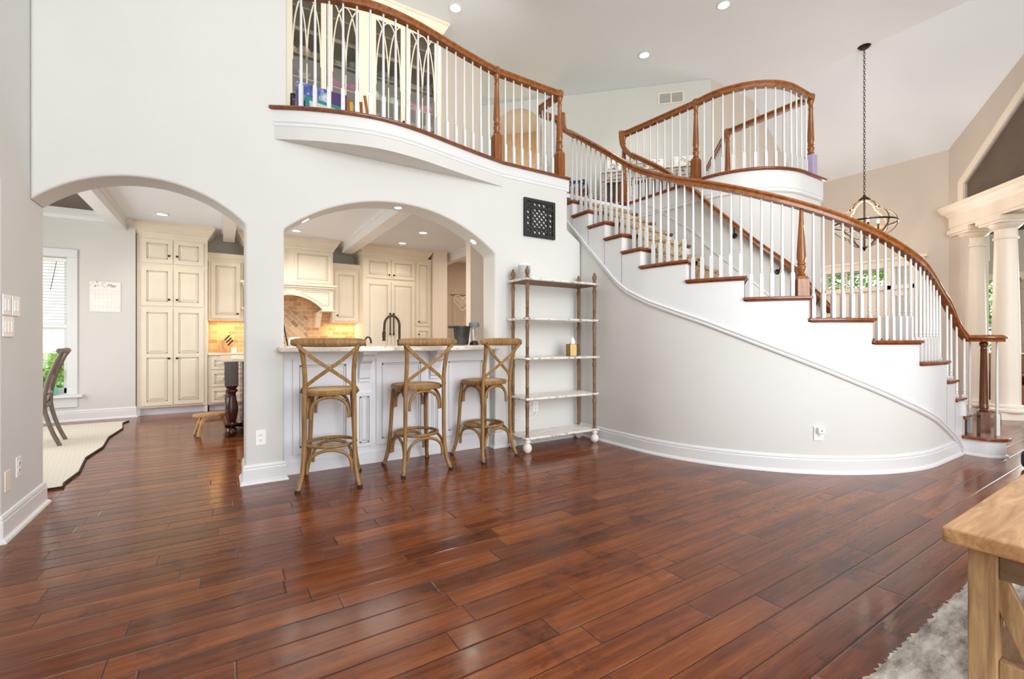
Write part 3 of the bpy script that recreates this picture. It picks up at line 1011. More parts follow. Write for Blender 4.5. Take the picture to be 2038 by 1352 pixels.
ci = [(0.36, 3.28), (0.36, 3.60), (1.95, 4.85), (3.54, 3.60), (3.54, 3.28)]
for i in range(4):
    a, b, c, d = cs[i], cs[i + 1], ci[i + 1], ci[i]
    y0, y1 = -0.03, 0.345
    mb.add([(a[0], y0, a[1]), (b[0], y0, b[1]), (c[0], y0, c[1]), (d[0], y0, d[1]), (a[0], y1, a[1]), (b[0], y1, b[1]), (c[0], y1, c[1]), (d[0], y1, d[1])],
           [(0, 1, 2, 3), (7, 6, 5, 4), (0, 4, 5, 1), (1, 5, 6, 2), (2, 6, 7, 3), (3, 7, 4, 0)])
mb.xf(R45)
struct(mb.build('trim_gable', M['cream_trim']))
mb = MB()   # entablature
prof_e = [(-0.02, 2.92), (0.05, 2.92), (0.05, 2.95), (0.065, 2.96), (0.065, 3.12), (0.075, 3.13), (0.09, 3.16), (0.13, 3.20), (0.15, 3.235), (0.155, 3.27), (0.16, 3.28), (0.16, 3.30), (-0.02, 3.30)]
cpath = [(0.17, 0.31, 0), (0.17, 0.0, 0), (3.73, 0.0, 0), (3.73, 0.31, 0)]
mb.box(0.17, 3.73, 0.0, 0.31, 2.92, 3.30)
# travel so that "right" is outward: along local -x at the front is y<0 ; use mirrored travel
mb.sweep([Vector(p) for p in cpath], [(o if True else o, z) for o, z in prof_e])
mb.xf(R45)
struct(mb.build('trim_entablature', M['cream_trim']))
mb = MB().box(0.0, 0.36, 0.0, 0.31, 0, 0.14).box(0.0, 0.37, -0.02, 0.33, 0, 0.12); mb.xf(R45)
struct(mb.build('baseboard_colonnade', M['white']))

# dining room beyond the columns
DX = 13.5
dw = [(2.36, 2.86), (0.9, 1.9)]
mb = MB()
zt0, zt1 = 0.62, 2.38
mb.box(DX, DX + 0.14, 2.86, 3.6, 0, 3.35).box(DX, DX + 0.14, -3, 2.36, 0, 3.35).box(DX, DX + 0.14, 2.36, 2.86, 0, zt0).box(DX, DX + 0.14, 2.36, 2.86, zt1, 3.35)
struct(mb.build('wall_dining', M['foyer']))
struct(MB().box(FX + 0.10, DX, 3.2, 3.3, 0, 3.6).build('wall_dining_side', M['foyer']))
struct(MB().box(DX - 0.02, DX, -3, 3.2, 0, 0.55).box(DX - 0.04, DX, -3, 3.2, 0.52, 0.58).build('trim_wainscot', M['wainscot']))
mb = MB()
pts = [(DX + 0.1, -4.5, 3.30), (DX + 0.1, 3.4, 3.30), (8.6, 3.4, 5.75), (8.6, -4.5, 5.75)]
mb.add(pts + [(x, y, z + 0.1) for x, y, z in pts], [(0, 1, 2, 3), (7, 6, 5, 4), (0, 4, 5, 1), (1, 5, 6, 2), (2, 6, 7, 3), (3, 7, 4, 0)])
struct(mb.build('ceiling_dining', M['dark_ceiling']))
mb = MB()
for a, b in ((2.86, 2.97), (2.25, 2.36)):
    mb.box(DX - 0.03, DX, a, b, zt0 - 0.05, zt1 + 0.1)
mb.box(DX - 0.035, DX, 2.22, 3.0, zt1, zt1 + 0.13).box(DX - 0.07, DX, 2.2, 3.02, zt0 - 0.06, zt0 - 0.02)
mb.box(DX - 0.03, DX, -1.0, 2.25, zt1, zt1 + 0.13)
w2 = mb.build('window_2', M['cream_trim'], bevel=0.004)
struct(w2, 'dining room window seen between the two columns')
MB().box(DX + 0.02, DX + 0.06, 2.36, 2.86, 1.40, 1.48).box(DX + 0.02, DX + 0.06, 2.36, 2.42, zt0, zt1).box(DX + 0.02, DX + 0.06, 2.80, 2.86, zt0, zt1).build('sash', M['white'], w2)
MB().box(DX + 0.03, DX + 0.035, 2.36, 2.86, zt0, zt1).build('pane', M['glass'], w2)

# baseboards
def base(name, pts, prof=BASE):
    return struct(MB().sweep([Vector((x, y, 0)) for x, y in pts], prof).build(name, M['white']))
base('baseboard_left', [(XL - 0.05, 3.71), (XL, 3.71), (XL, YB), (XL - 0.16, YB)])
base('baseboard_pillar', [(0.146, YB), (0.146, YW), (0.424, YW), (0.424, 4.25)])
base('baseboard_front', [(2.434, 4.25), (2.434, YW), (3.62, YW)])
base('baseboard_nook', [(-4.2, 8.70), (-1.10, 8.70), (-1.10, 8.76)])
base('baseboard_back', [(FX, 4.74), (xe, 4.74)][::-1])
base('baseboard_foyer', [(FX, 2.92), (FX, 2.48)])
mb = MB()
mb.sweep([P(s) for s in ss if -0.84 <= s <= S2 + 0.75], BASE, smooth=False)
struct(mb.build('baseboard_curved', M['white']))

# ------------------------------------------------------------------ staircase
H = ZF / 16
SN = {1: 4.26, 2: 4.02, 3: 3.78, 4: 3.54, 5: 3.29, 6: 2.68, 7: 2.14, 8: 1.61, 9: 1.11, 10: 0.62, 11: 0.13, 12: -0.12, 13: -0.38, 14: -0.65, 15: -0.94, 16: -1.22}

def srange(a, b, step=0.06):
    n = max(1, int(math.ceil(abs(b - a) / step)))
    return [a + (b - a) * i / n for i in range(n + 1)]

stair = thing('staircase', 'curved white staircase with brown wood treads and a beige carpet runner', 'staircase', (4.4, 2.2, 0))

def ribbon(mb, ssv, o0, o1, zb, zt_, m=0, smooth=True):
    """closed strip between offsets o0..o1 with bottom/top height functions"""
    vs, fs = [], []
    for s in ssv:
        for o, z in ((o0, zb(s)), (o0, zt_(s)), (o1, zt_(s)), (o1, zb(s))):
            p = P(s, o)
            vs.append((p.x, p.y, z))
    n = len(ssv)
    for i in range(n - 1):
        for k in range(4):
            fs.append((4 * i + k, 4 * i + (k + 1) % 4, 4 * i + 4 + (k + 1) % 4, 4 * i + 4 + k))
    fs.append((0, 3, 2, 1)); fs.append((4 * n - 4, 4 * n - 3, 4 * n - 2, 4 * n - 1))
    return mb.add(vs, fs, m, smooth)

BC = Vector((6.44, 1.32, 0))      # centre of the bullnose on the bottom step
def bull(r):
    pts = [(6.44 - r, 1.46)] + [(BC.x + r * cos(a), BC.y + r * sin(a)) for a in [pi + pi * i / 20 for i in range(21)]]
    return pts + [(BC.x + r + 0.06, 1.6), (BC.x + r + 0.06, 2.58), (6.36, 2.58), (6.36, 1.46)]

for n in range(1, 16):
    mb = MB()
    if n == 1:
        mb.prism(bull(0.19), H - 0.032, H)
    else:
        a, b = SN[n + 1] - 0.03, SN[n]
        # two layers : slab with return nosing and a small cove below
        ribbon(mb, srange(a, b), 0.038, INN + 0.004, lambda s: n * H - 0.026, lambda s: n * H, 0, False)
        ribbon(mb, srange(a + 0.02, b - 0.014), 0.024, INN + 0.004, lambda s: n * H - 0.04, lambda s: n * H - 0.026, 0, False)
    to_local(mb, stair)
    mb.build('tread', M['oak_dark'], stair, bevel=0.006, segs=2)

for n in range(1, 17):
    mb = MB()
    if n == 1:
        mb.prism(bull(0.155), 0, H - 0.032)
        mb.sweep([Vector((x, y, 0)) for x, y in bull(0.155)[:-3]], [(0, 0), (0.02, 0), (0.018, 0.012), (0.006, 0.022), (0, 0.024)])
    else:
        ribbon(mb, [SN[n] - 0.045, SN[n] - 0.025], 0.010, INN, lambda s: (n - 1) * H, lambda s: n * H - 0.03, 0, False)
    to_local(mb, stair)
    mb.build('riser', M['white'], stair)

mb = MB()
for n in range(1, 16):
    a, b = SN[n + 1] - 0.035, min(SN[n] - 0.03, S2 + 0.82)
    if n == 15: a = -1.25
    if b <= a: continue
    ribbon(mb, srange(a, b, 0.05), 0.012, -0.05, lambda s: max(0.0, min(ztrim(s) - 0.01, n * H - 0.05)), lambda s: n * H - 0.035)
to_local(mb, stair)
mb.build('stringer', M['white'], stair)
mb = MB()
mb.sweep([P(s) + Vector((0, 0, ztrim(s))) for s in ss if -1.25 <= s <= S2 + 0.80],
         [(0, -0.035), (0.010, -0.035), (0.020, -0.028), (0.024, -0.016), (0.016, -0.010), (0.016, -0.002), (0.026, 0.004), (0.030, 0.014), (0.022, 0.024), (0.014, 0.028), (0, 0.028)])
to_local(mb, stair)
mb.build('stringer_trim', M['white'], stair)

# carpet runner
mb = MB()
vs, fs = [], []
OA, OB = -0.20, INN + 0.14
for n in range(1, 17):
    front = SN[n] + 0.012
    nxt = SN[n - 1] + 0.012 if n > 1 else SN[n] + 0.02
    z1, z0 = n * H + 0.014, (n - 1) * H + 0.014 if n > 1 else 0.0
    if n < 16 and n > 1:
        rows = [(s, z1) for s in srange(SN[n + 1] - 0.02, front, 0.07)]
        rows += [(front + 0.006, z1 - 0.012), (front, z1 - 0.034), (SN[n] - 0.012, z1 - 0.045), (SN[n] - 0.012, z0)]
    elif n == 16:
        rows = [(SN[16] - 0.012, ZF - 0.03), (SN[16] - 0.012, z0)]
    else:
        continue
    o = len(vs)
    for s, z in rows:
        a, b = P(s, OA), P(s, OB)
        vs += [(a.x, a.y, z), (b.x, b.y, z)]
    for i in range(len(rows) - 1):
        fs.append((o + 2 * i, o + 2 * i + 1, o + 2 * i + 3, o + 2 * i + 2))
mb.add(vs, fs)
to_local(mb, stair)
mb.build('carpet_runner', M['carpet'], stair)
# wall skirt on the inner side
NOSE = sorted((SN[n], n * H) for n in SN)
mb = MB()
sk = [s for s in srange(-1.22, S2 + 0.36, 0.06)]
ribbon(mb, sk, INN + 0.016, INN, lambda s: interp(NOSE, s) - 0.25, lambda s: interp(NOSE, s) + 0.20)
ribbon(mb, sk, INN + 0.026, INN, lambda s: interp(NOSE, s) + 0.17, lambda s: interp(NOSE, s) + 0.20)
to_local(mb, stair)
mb.build('skirt_board', M['white'], stair)

# ------------------------------------------------------------------ stair railing
RT = [(-1.10, 3.80), (-0.51, 3.364), (-0.1, 3.055), (0.05, 2.955), (0.22, 2.865), (0.47, 2.75), (0.93, 2.585), (1.53, 2.37), (1.95, 2.215), (2.49, 2.01), (3.05, 1.80), (3.40, 1.62)]
RO_ = -0.062
rail_pts = [P(s, RO_) + Vector((0, 0, spl(RT, s))) for s in srange(-1.08, 3.40, 0.07)]
rail_tail = [Vector((x, y, z)) for x, y, z in ((6.03, 1.505, 1.575), (6.10, 1.50, 1.52), (6.17, 1.485, 1.43), (6.22, 1.468, 1.34), (6.265, 1.448, 1.265), (6.31, 1.425, 1.215))]
rail_line = rail_pts + rail_tail
sr = thing('stair_railing', 'long oak handrail with white spindles down the open side of the staircase', 'railing', (5.0, 1.9, 0))

def spindle(x, y, z0, z1, rz, root, block=0.20):
    mb = baluster_mb(z1 - z0, block=block)
    o = mb.build('baluster', M['white'], root)
    o.location = Vector((x, y, z0)) - root.location
    o.rotation_euler = (0, 0, rz)
    return o

def post(x, y, z0, h, rz, root, mat=None, **k):
    o = newel_mb(h, **k).build('newel_post', mat or M['oak'], root)
    o.location = Vector((x, y, z0)) - root.location
    o.rotation_euler = (0, 0, rz)
    return o

mb = MB()
mb.sweep(rail_line, RAIL, smooth=True)
# gooseneck at the head of the stairs
g0 = rail_pts[0]
mb.tube([(g0.x, 4.60, 4.06), (g0.x, 4.595, 3.98), (g0.x, 4.585, 3.90), (g0.x, 4.555, 3.825), (g0.x, 4.50, g0.z + 0.0), (g0.x, 4.44, g0.z - 0.045), (g0.x, 4.36, g0.z - 0.10)], 0.034, 12)
# volute
prof = [(0.0, 1.128), (0.150, 1.128), (0.155, 1.145), (0.148, 1.15), (0.168, 1.165), (0.168, 1.178), (0.15, 1.192), (0.12, 1.197), (0.0, 1.197)]
mb.lathe(prof, (BC.x, BC.y, 0), 40)
to_local(mb, sr)
mb.build('handrail', M['oak_rail'], sr)
def tread_z(s):
    for n in range(1, 17):
        nx = SN[n + 1] if n < 16 else -9
        if nx < s <= SN[n]:
            return n * H
    return H
sb = -1.06
while sb < 3.42:
    if abs(sb - 1.555) > 0.062:
        p = P(sb, RO_)
        q = P(sb + 0.01, RO_)
        spindle(p.x, p.y, tread_z(sb), spl(RT, sb) - 0.05, math.atan2(q.y - p.y, q.x - p.x), sr)
    sb += 0.0848
for (x, y, z), zz in (((6.06, 1.50, 3 * H), 1.50), ((6.14, 1.49, 3 * H), 1.42), ((6.22, 1.468, 2 * H), 1.29), ((6.30, 1.43, 2 * H), 1.17)):
    spindle(x, y, z, zz, 0, sr)
for a in (-42, 70):
    spindle(BC.x + 0.115 * cos(radians(a)), BC.y + 0.115 * sin(radians(a)), H, 1.135, radians(a), sr)
mb = MB().box(-0.038, 0.038, -0.038, 0.038, 0, 0.235)
mb.lathe([(0.034, 0.235), (0.040, 0.243), (0.040, 0.252), (0.032, 0.258), (0.032, 0.268), (0.039, 0.276), (0.039, 0.284), (0.0335, 0.292), (0.034, 0.32), (0.0245, 0.85), (0.028, 0.858), (0.024, 0.866), (0.024, 0.885), (0.033, 0.905), (0.034, 0.92), (0.026, 0.932), (0.026, 1.13 - H)], n=18)
o = mb.build('newel_post', M['newel_dark'], sr); o.location = Vector((BC.x, BC.y, H)) - sr.location; o.rotation_euler = (0, 0, radians(32))
pm = P(1.555, RO_)
zz8 = 8 * H
post(pm.x, pm.y, zz8 - H, spl(RT, 1.555) - 0.05 - zz8 + H, radians(-40), sr, sq=0.092, block=0.15 + H, capped=False)

# ------------------------------------------------------------------ balcony railing
RZ = 4.055
br = thing('balcony_railing', 'oak and white spindle railing along the curved balcony above the arches', 'railing', (1.6, 4.1, ZF))
bp_ = [Vector((0.446, 4.17, RZ))] + [Vector((p.x, p.y + 0.075, RZ)) for p in BALC if 0.5 < p.x < 2.46]
nB, nA, nC = Vector((2.475, 4.205, 0)), Vector((3.33, 4.205, 0)), Vector((3.69, 4.69, 0))
full = bp_ + [Vector((nB.x, nB.y, RZ)), Vector((nA.x, nA.y, RZ))]
mb = MB(); mb.sweep(full, RAIL, smooth=True)
ret = [Vector((nA.x, nA.y, RZ)), Vector((3.33, 4.50, RZ))] + [Vector((3.33 + 0.12 - 0.12 * cos(a), 4.57 + 0.12 * sin(a), RZ)) for a in [pi / 2 * i / 6 for i in range(7)]] + [Vector((nC.x, nC.y, RZ))]
mb.sweep(ret, RAIL, smooth=True)
for q in (nA, nB, nC):
    mb.lathe([(0.0, RZ - 0.066), (0.040, RZ - 0.066), (0.044, RZ - 0.03), (0.046, RZ - 0.012), (0.036, RZ + 0.006), (0.0, RZ + 0.008)], (q.x, q.y, 0), 20)
to_local(mb, br)
mb.build('handrail', M['oak_rail'], br)

def along(pts, n, skip_ends=True):
    """n points evenly inside a polyline, with headings"""
    d = [0]
    for a, b in zip(pts, pts[1:]):
        d.append(d[-1] + (b - a).length)
    res = []
    for k in range(1, n + 1):
        t = d[-1] * k / (n + 1)
        for i in range(len(pts) - 1):
            if d[i] <= t <= d[i + 1]:
                f = (t - d[i]) / max(1e-9, d[i + 1] - d[i])
                p = pts[i].lerp(pts[i + 1], f)
                v = pts[i + 1] - pts[i]
                res.append((p, math.atan2(v.y, v.x)))
                break
    return res

for p, h in along(bp_ + [Vector((nB.x, nB.y, RZ))], 18) + along([Vector((nB.x, nB.y, RZ)), Vector((nA.x, nA.y, RZ))], 7) + along(ret, 6):
    spindle(p.x, p.y, ZF, RZ - 0.055, h, br)
for q in (nB, nA, nC):
    post(q.x, q.y, ZF, RZ - 0.06 - ZF, 0, br)

# ------------------------------------------------------------------ landing railing
lr = thing('landing_railing', 'oak and white spindle railing round the rounded landing above the staircase', 'railing', (5.3, 3.2, ZF))
n1, n2, n3, n4 = Vector((4.735, 4.54, RZ)), None, Vector((xe - 0.075, 2.665, RZ)), Vector((xe - 0.075, 3.72, RZ))
lin_ = [P(s, INN - 0.075) + Vector((0, 0, RZ)) for s in srange(-0.15, S2, 0.12)]
n2 = Vector((4.845, 3.47, RZ))
seg1 = [n1, n2]
seg2 = [n2] + [p for p in lin_ if p.y < 3.40] + [n3]
seg3 = [n3, n4]
seg4 = [n4, n4 + Vector((0.98, 0.98, 0))]
mb = MB()
mb.sweep(seg1 + seg2[1:], RAIL, smooth=True)
mb.sweep(seg3 + seg4[1:], RAIL, smooth=True)
for q in (n1, n2, n3, n4):
    mb.lathe([(0.0, RZ - 0.066), (0.040, RZ - 0.066), (0.044, RZ - 0.03), (0.046, RZ - 0.012), (0.036, RZ + 0.006), (0.0, RZ + 0.008)], (q.x, q.y, 0), 20)
to_local(mb, lr)
mb.build('handrail', M['oak_rail'], lr)
for p, h in along(seg1, 9) + along(seg2, 13) + along(seg3, 9) + along(seg4, 12):
    spindle(p.x, p.y, ZF, RZ - 0.055, h, lr)
for q in (n1, n2, n3, n4):
    o = post(q.x, q.y, ZF, RZ - 0.06 - ZF, 0, lr)
sl_ = MB().box(-0.052, 0.052, -0.052, 0.052, 0.0, 0.285).build('newel_sleeve', M['purple'], lr, bevel=0.01)
sl_.location = Vector((n3.x, n3.y, ZF)) - lr.location
sl_['label'] = 'lavender fabric sleeve'

# ------------------------------------------------------------------ wall handrail on the inner side of the stairs
WT = [(-1.0, 3.70), (-0.43, 3.287), (-0.07, 2.96), (0.81, 2.53), (1.64, 2.176), (2.90, 1.80), (3.37, 1.60), (3.50, 1.53)]
wh = thing('wall_handrail', 'oak handrail on black brackets along the inner wall of the staircase', 'handrail', (4.8, 3.0, 1.0))
wp = [P(s, INN + 0.07) + Vector((0, 0, spl(WT, s))) for s in srange(-1.0, 3.50, 0.08)]
mb = MB(); mb.sweep(wp, RAIL, smooth=True)
g = wp[0]
mb.tube([(4.70, 4.56, 4.06), (4.70, 4.555, 3.97), (4.70, 4.54, 3.88), (4.70, 4.50, 3.80), (4.70, 4.44, 3.73), (4.70, 4.36, 3.655), (4.70, 4.30, 3.61)], 0.033, 12)
to_local(mb, wh)
mb.build('handrail', M['oak_rail'], wh)
for s in (0.95, 2.05, 3.2):
    a, b = P(s, INN), P(s, INN + 0.07)
    z = spl(WT, s) - 0.06
    mb = MB()
    mb.tube([(a.x, a.y, z - 0.09), a.lerp(b, 0.5) + Vector((0, 0, z - 0.085)), (b.x, b.y, z - 0.03), (b.x, b.y, z)], 0.007, 8)
    d = (b - a).normalized()
    mb2 = MB().lathe([(0.03, 0), (0.03, 0.006), (0.012, 0.012), (0.0, 0.012)], n=14)
    mb2.xf(Matrix.Translation(a + Vector((0, 0, z - 0.09))) @ d.to_track_quat('Z', 'Y').to_matrix().to_4x4())
    mb.add(mb2.v, mb2.f, 0, True)
    to_local(mb, wh)
    mb.build('bracket', M['black'], wh)

# ------------------------------------------------------------------ kitchen cabinets
def door_mb(w, h, fr=0.062, split=None):
    """raised-panel door in the x-z plane, lower left corner at the origin, front towards -y"""
    mb = MB()
    mb.box(0.002, w - 0.002, -0.010, 0, 0.002, h - 0.002, 1)
    zs = [(0, h)] if split is None else [(0, split + fr / 2), (split - fr / 2, h)]
    mb.box(0, fr, -0.022, 0, 0, h).box(w - fr, w, -0.022, 0, 0, h)
    mb.box(fr, w - fr, -0.022, 0, 0, fr).box(fr, w - fr, -0.022, 0, h - fr, h)
    fields = [(fr, h - fr)]
    if split is not None:
        mb.box(fr, w - fr, -0.022, 0, split - fr / 2, split + fr / 2)
        fields = [(fr, split - fr / 2), (split + fr / 2, h - fr)]
    for a, b in fields:
        g = 0.006
        # bead, then a raised panel with sloping shoulders
        x0, x1, z0, z1 = fr + g, w - fr - g, a + g, b - g
        for (p, q, r, t) in ((x0, x0 + 0.010, z0, z1), (x1 - 0.010, x1, z0, z1), (x0, x1, z0, z0 + 0.010), (x0, x1, z1 - 0.010, z1)):
            mb.box(p, q, -0.018, -0.008, r, t)
        x0 += 0.014; x1 -= 0.014; z0 += 0.014; z1 -= 0.014
        if x1 - x0 < 0.015 or z1 - z0 < 0.05:
            continue
        k = min(0.03, (x1 - x0) / 4)
        mb.add([(x0, -0.010, z0), (x1, -0.010, z0), (x1, -0.010, z1), (x0, -0.010, z1),
                (x0 + k, -0.019, z0 + k), (x1 - k, -0.019, z0 + k), (x1 - k, -0.019, z1 - k), (x0 + k, -0.019, z1 - k)],
               [(0, 1, 5, 4), (1, 2, 6, 5), (2, 3, 7, 6), (3, 0, 4, 7), (4, 5, 6, 7)])
    return mb

def knob(parent, x, y, z, mat='bronze'):
    mb = MB().lathe([(0.006, 0), (0.006, 0.012), (0.014, 0.018), (0.017, 0.026), (0.012, 0.033), (0.0, 0.035)], n=12)
    mb.xf(Matrix.Rotation(radians(90), 4, 'X'))
    o = mb.build('knob', M[mat], parent)
    o.location = (x, y, z)
    o['label'] = 'dark bronze knob'
    return o

def door(root, x0, x1, y, z0, z1, kn=None, split=None, name='door', mats=None, fr=0.062):
    o = door_mb(x1 - x0, z1 - z0, split=split, fr=fr).build(name, mats or [M['cream'], M['glaze']], root)
    o.location = Vector((x0, y, z0)) - root.location
    if kn:
        knob(o, kn[0] - x0, -0.022, kn[1] - z0)
    return o

CROWN = [(0, 0), (0.012, 0.0), (0.016, 0.03), (0.03, 0.045), (0.06, 0.09), (0.085, 0.14), (0.10, 0.15), (0.10, 0.19), (0, 0.19)]
def crown(mb, x0, x1, y, yb, z, k=1.0):
    # travel along +x at the front : right side is -y
    pr = [(o * k, dz * k) for o, dz in CROWN]
    mb.sweep([Vector((x0, yb, z)), Vector((x0, y, z)), Vector((x1, y, z)), Vector((x1, yb, z))], pr)
    return mb

# pantry
pt = thing('pantry_cabinet', 'tall cream pantry cabinet with six raised-panel doors', 'cabinet', (-0.65, 9.0, 0))
mb = MB().box(-1.09, -0.21, 8.75, 9.3, 0.11, 2.75)
to_local(mb, pt).build('body', M['cream'], pt, bevel=0.003)
mb = MB().box(-1.07, -0.23, 8.82, 9.3, 0, 0.11).box(-1.09, -1.05, 8.76, 8.84, 0, 0.11).box(-0.25, -0.21, 8.76, 8.84, 0, 0.11)
to_local(mb, pt).build('toe_kick', M['isl_white'], pt)
mb = crown(MB(), -1.09, -0.21, 8.75, 9.3, 2.74)
to_local(mb, pt).build('crown_moulding', M['cream'], pt)
for z0, z1, kz, sp in ((0.145, 1.625, 0.86, 0.76), (1.665, 2.255, 1.76, None), (2.315, 2.675, 2.43, None)):
    door(pt, -1.035, -0.655, 8.75, z0, z1, (-0.70, kz), sp)
    door(pt, -0.645, -0.265, 8.75, z0, z1, (-0.60, kz), sp)

# wall cabinet left of the hood
uc = thing('wall_cabinet', 'cream wall cabinet beside the tall pantry, above the knife block', 'cabinet', (0.25, 9.1, 1.47))
mb = MB().box(-0.205, 0.29, 8.95, 9.3, 1.47, 2.46); to_local(mb, uc).build('body', M['cream'], uc, bevel=0.003)
mb = crown(MB(), -0.205, 0.29, 8.95, 9.3, 2.45, 0.62); to_local(mb, uc).build('crown_moulding', M['cream'], uc)
door(uc, -0.165, 0.245, 8.95, 1.50, 2.43, (0.205, 1.58))
uc2 = thing('wall_cabinet', 'narrow cream wall cabinet between the range hood and the refrigerator cabinet', 'cabinet', (1.96, 9.1, 1.47))
mb = MB().box(1.72, 2.20, 8.95, 9.3, 1.47, 2.46); to_local(mb, uc2).build('body', M['cream'], uc2, bevel=0.003)
mb = crown(MB(), 1.72, 2.20, 8.95, 9.3, 2.45, 0.62); to_local(mb, uc2).build('crown_moulding', M['cream'], uc2)
door(uc2, 1.76, 2.17, 8.95, 1.50, 2.43, (1.80, 1.60))

# base cabinets with drawers
bc = thing('base_cabinet', 'cream base cabinet with three stacked drawers beside the pantry', 'cabinet', (0.9, 9.0, 0))
mb = MB().box(-0.205, 2.2, 8.78, 9.28, 0.10, 0.895); to_local(mb, bc).build('body', M['cream'], bc, bevel=0.003)
mb = MB().box(-0.19, 2.19, 8.84, 9.28, 0, 0.10); to_local(mb, bc).build('toe_kick', M['isl_white'], bc)
for x0, x1 in ((-0.16, 0.30), (0.34, 0.80)):
    for z0, z1 in ((0.13, 0.36), (0.39, 0.64), (0.67, 0.86)):
        d = door(bc, x0, x1, 8.78, z0, z1, None, None, 'drawer', fr=0.045)
        mb = MB().tube([(0.17, -0.022, (z1 - z0) / 2), (0.17, -0.05, (z1 - z0) / 2), (0.29, -0.05, (z1 - z0) / 2), (0.29, -0.022, (z1 - z0) / 2)], 0.006, 8)
        mb.build('pull', M['bronze'], d)['label'] = 'dark bronze bar pull'
ct = MB().box(-0.205, 2.2, 8.74, 9.28, 0.897, 0.932).build('worktop', M['granite'], bevel=0.006)
tag(ct, 'pale granite worktop along the kitchen back wall', 'worktop')
mb = MB().box(-0.2, 0.30, 9.285, 9.30, 0.932, 1.47).box(0.30, 2.2, 9.285, 9.30, 0.932, 2.10)
struct(mb.build('wall_backsplash', M['tile']))
mb = MB().box(0.36, 1.34, 9.278, 9.286, 0.95, 1.55)
mb.extrude_y(arc_pts(0.36, 1.34, 1.55, 1.72), 9.278, 9.286)
struct(mb.build('wall_backsplash_inset', M['tile_diag']))

# range hood
hd = thing('range_hood', 'large cream range hood with crown, mantel shelf and arched valance', 'range hood', (0.99, 9.0, 1.4))
mb = MB().box(0.30, 1.68, 8.70, 9.3, 2.12, 2.75); to_local(mb, hd).build('chimney', M['cream'], hd, bevel=0.003)
for a, b in ((0.34, 0.90), (1.04, 1.64)):
    d = door(hd, a, b, 8.70, 2.15, 2.70, None, None, 'front_panel', fr=0.05)
mb = crown(MB(), 0.30, 1.68, 8.70, 9.3, 2.73, 1.05); to_local(mb, hd).build('crown_moulding', M['cream'], hd)
mb = MB().box(0.24, 1.74, 8.62, 9.3, 2.085, 2.12).box(0.27, 1.71, 8.65, 9.3, 2.05, 2.085).box(0.29, 1.69, 8.68, 9.3, 2.02, 2.05)
to_local(mb, hd).build('mantel_shelf', M['cream'], hd, bevel=0.006)
ar = arc_pts(0.48, 1.50, 1.69, 1.92, 20)
mb = MB().extrude_y([(0.30, 1.67), (0.30, 2.03), (1.68, 2.03), (1.68, 1.67)] + list(reversed([(0.48, 1.67)] + ar + [(1.50, 1.67)])), 8.70, 8.76)
mb.box(1.62, 1.68, 8.76, 9.3, 1.67, 2.03).box(0.30, 0.36, 8.76, 9.3, 1.67, 2.03).box(0.26, 0.50, 8.66, 9.0, 1.655, 1.675).box(1.48, 1.72, 8.66, 9.0, 1.655, 1.675)
for sx in (1, -1):   # spandrel panel lines and keystone
    pts = [(0.99 + sx * a, z) for a, z in ((0.18, 1.99), (0.62, 1.99), (0.62, 1.76), (0.52, 1.76), (0.40, 1.85), (0.18, 1.955))]
    for p, q in zip(pts, pts[1:] + pts[:1]):
        mb.beam((p[0], 8.698, p[1]), (q[0], 8.698, q[1]), 0.006, 0.006, (0, 1, 0), 1)
mb.box(0.91, 1.07, 8.685, 8.72, 1.93, 2.03)
to_local(mb, hd).build('valance', [M['cream'], M['glaze']], hd)
for x in (0.48, 1.50):
    prf = [(9.28, 1.37), (9.28, 1.655), (8.98, 1.655), (8.98, 1.62), (9.0, 1.58), (9.06, 1.55), (9.10, 1.50), (9.14, 1.42), (9.2, 1.37)]
    mb = MB().extrude_y([(y, z) for y, z in prf], x - 0.045, x + 0.045)
    mb.v = [(b, a, c) for a, b, c in mb.v]
    to_local(mb, hd).build('corbel', M['cream'], hd, bevel=0.004)

# refrigerator cabinet
rf = thing('refrigerator_cabinet', 'built-in refrigerator behind cream panels with two long dark pulls', 'refrigerator', (2.9, 9.0, 0))
mb = MB().box(2.2, 3.55, 8.62, 9.3, 0.0, 2.76); to_local(mb, rf).build('body', M['cream'], rf, bevel=0.003)
mb = crown(MB(), 2.2, 3.45, 8.62, 9.3, 2.74); to_local(mb, rf).build('crown_moulding', M['cream'], rf)
door(rf, 2.245, 2.715, 8.62, 2.31, 2.68, (2.675, 2.38)); door(rf, 2.725, 3.19, 8.62, 2.31, 2.68, (2.765, 2.38))
for a, b, px in ((2.245, 2.715, 2.685), (2.725, 3.19, 2.755)):
    d = door(rf, a, b, 8.62, 0.12, 2.25)
    mb = MB().tube([(px - a, -0.02, 1.13), (px - a, -0.06, 1.13), (px - a, -0.06, 1.52), (px - a, -0.02, 1.52)], 0.011, 8)
    for z in (1.13, 1.52):
        mb.lathe([(0.0, -0.02), (0.017, -0.012), (0.02, 0), (0.017, 0.012), (0.0, 0.02)], (px - a, -0.06, z), 10)
    mb.build('pull', M['bronze'], d)['label'] = 'long dark bronze pull'
door(rf, 3.23, 3.51, 8.62, 1.42, 2.68, (3.265, 1.50), fr=0.05)
door(rf, 3.23, 3.51, 8.62, 0.12, 1.37, (3.265, 1.25), fr=0.05)

# warm strips below the wall cabinets
area('under_cabinet_light', (0.2, 9.12, 1.455), (0, 0, 0), 0.75, 0.12, 3.2, (1.0, 0.66, 0.32))
area('under_cabinet_light', (1.95, 9.12, 1.455), (0, 0, 0), 0.42, 0.12, 2.4, (1.0, 0.66, 0.32))

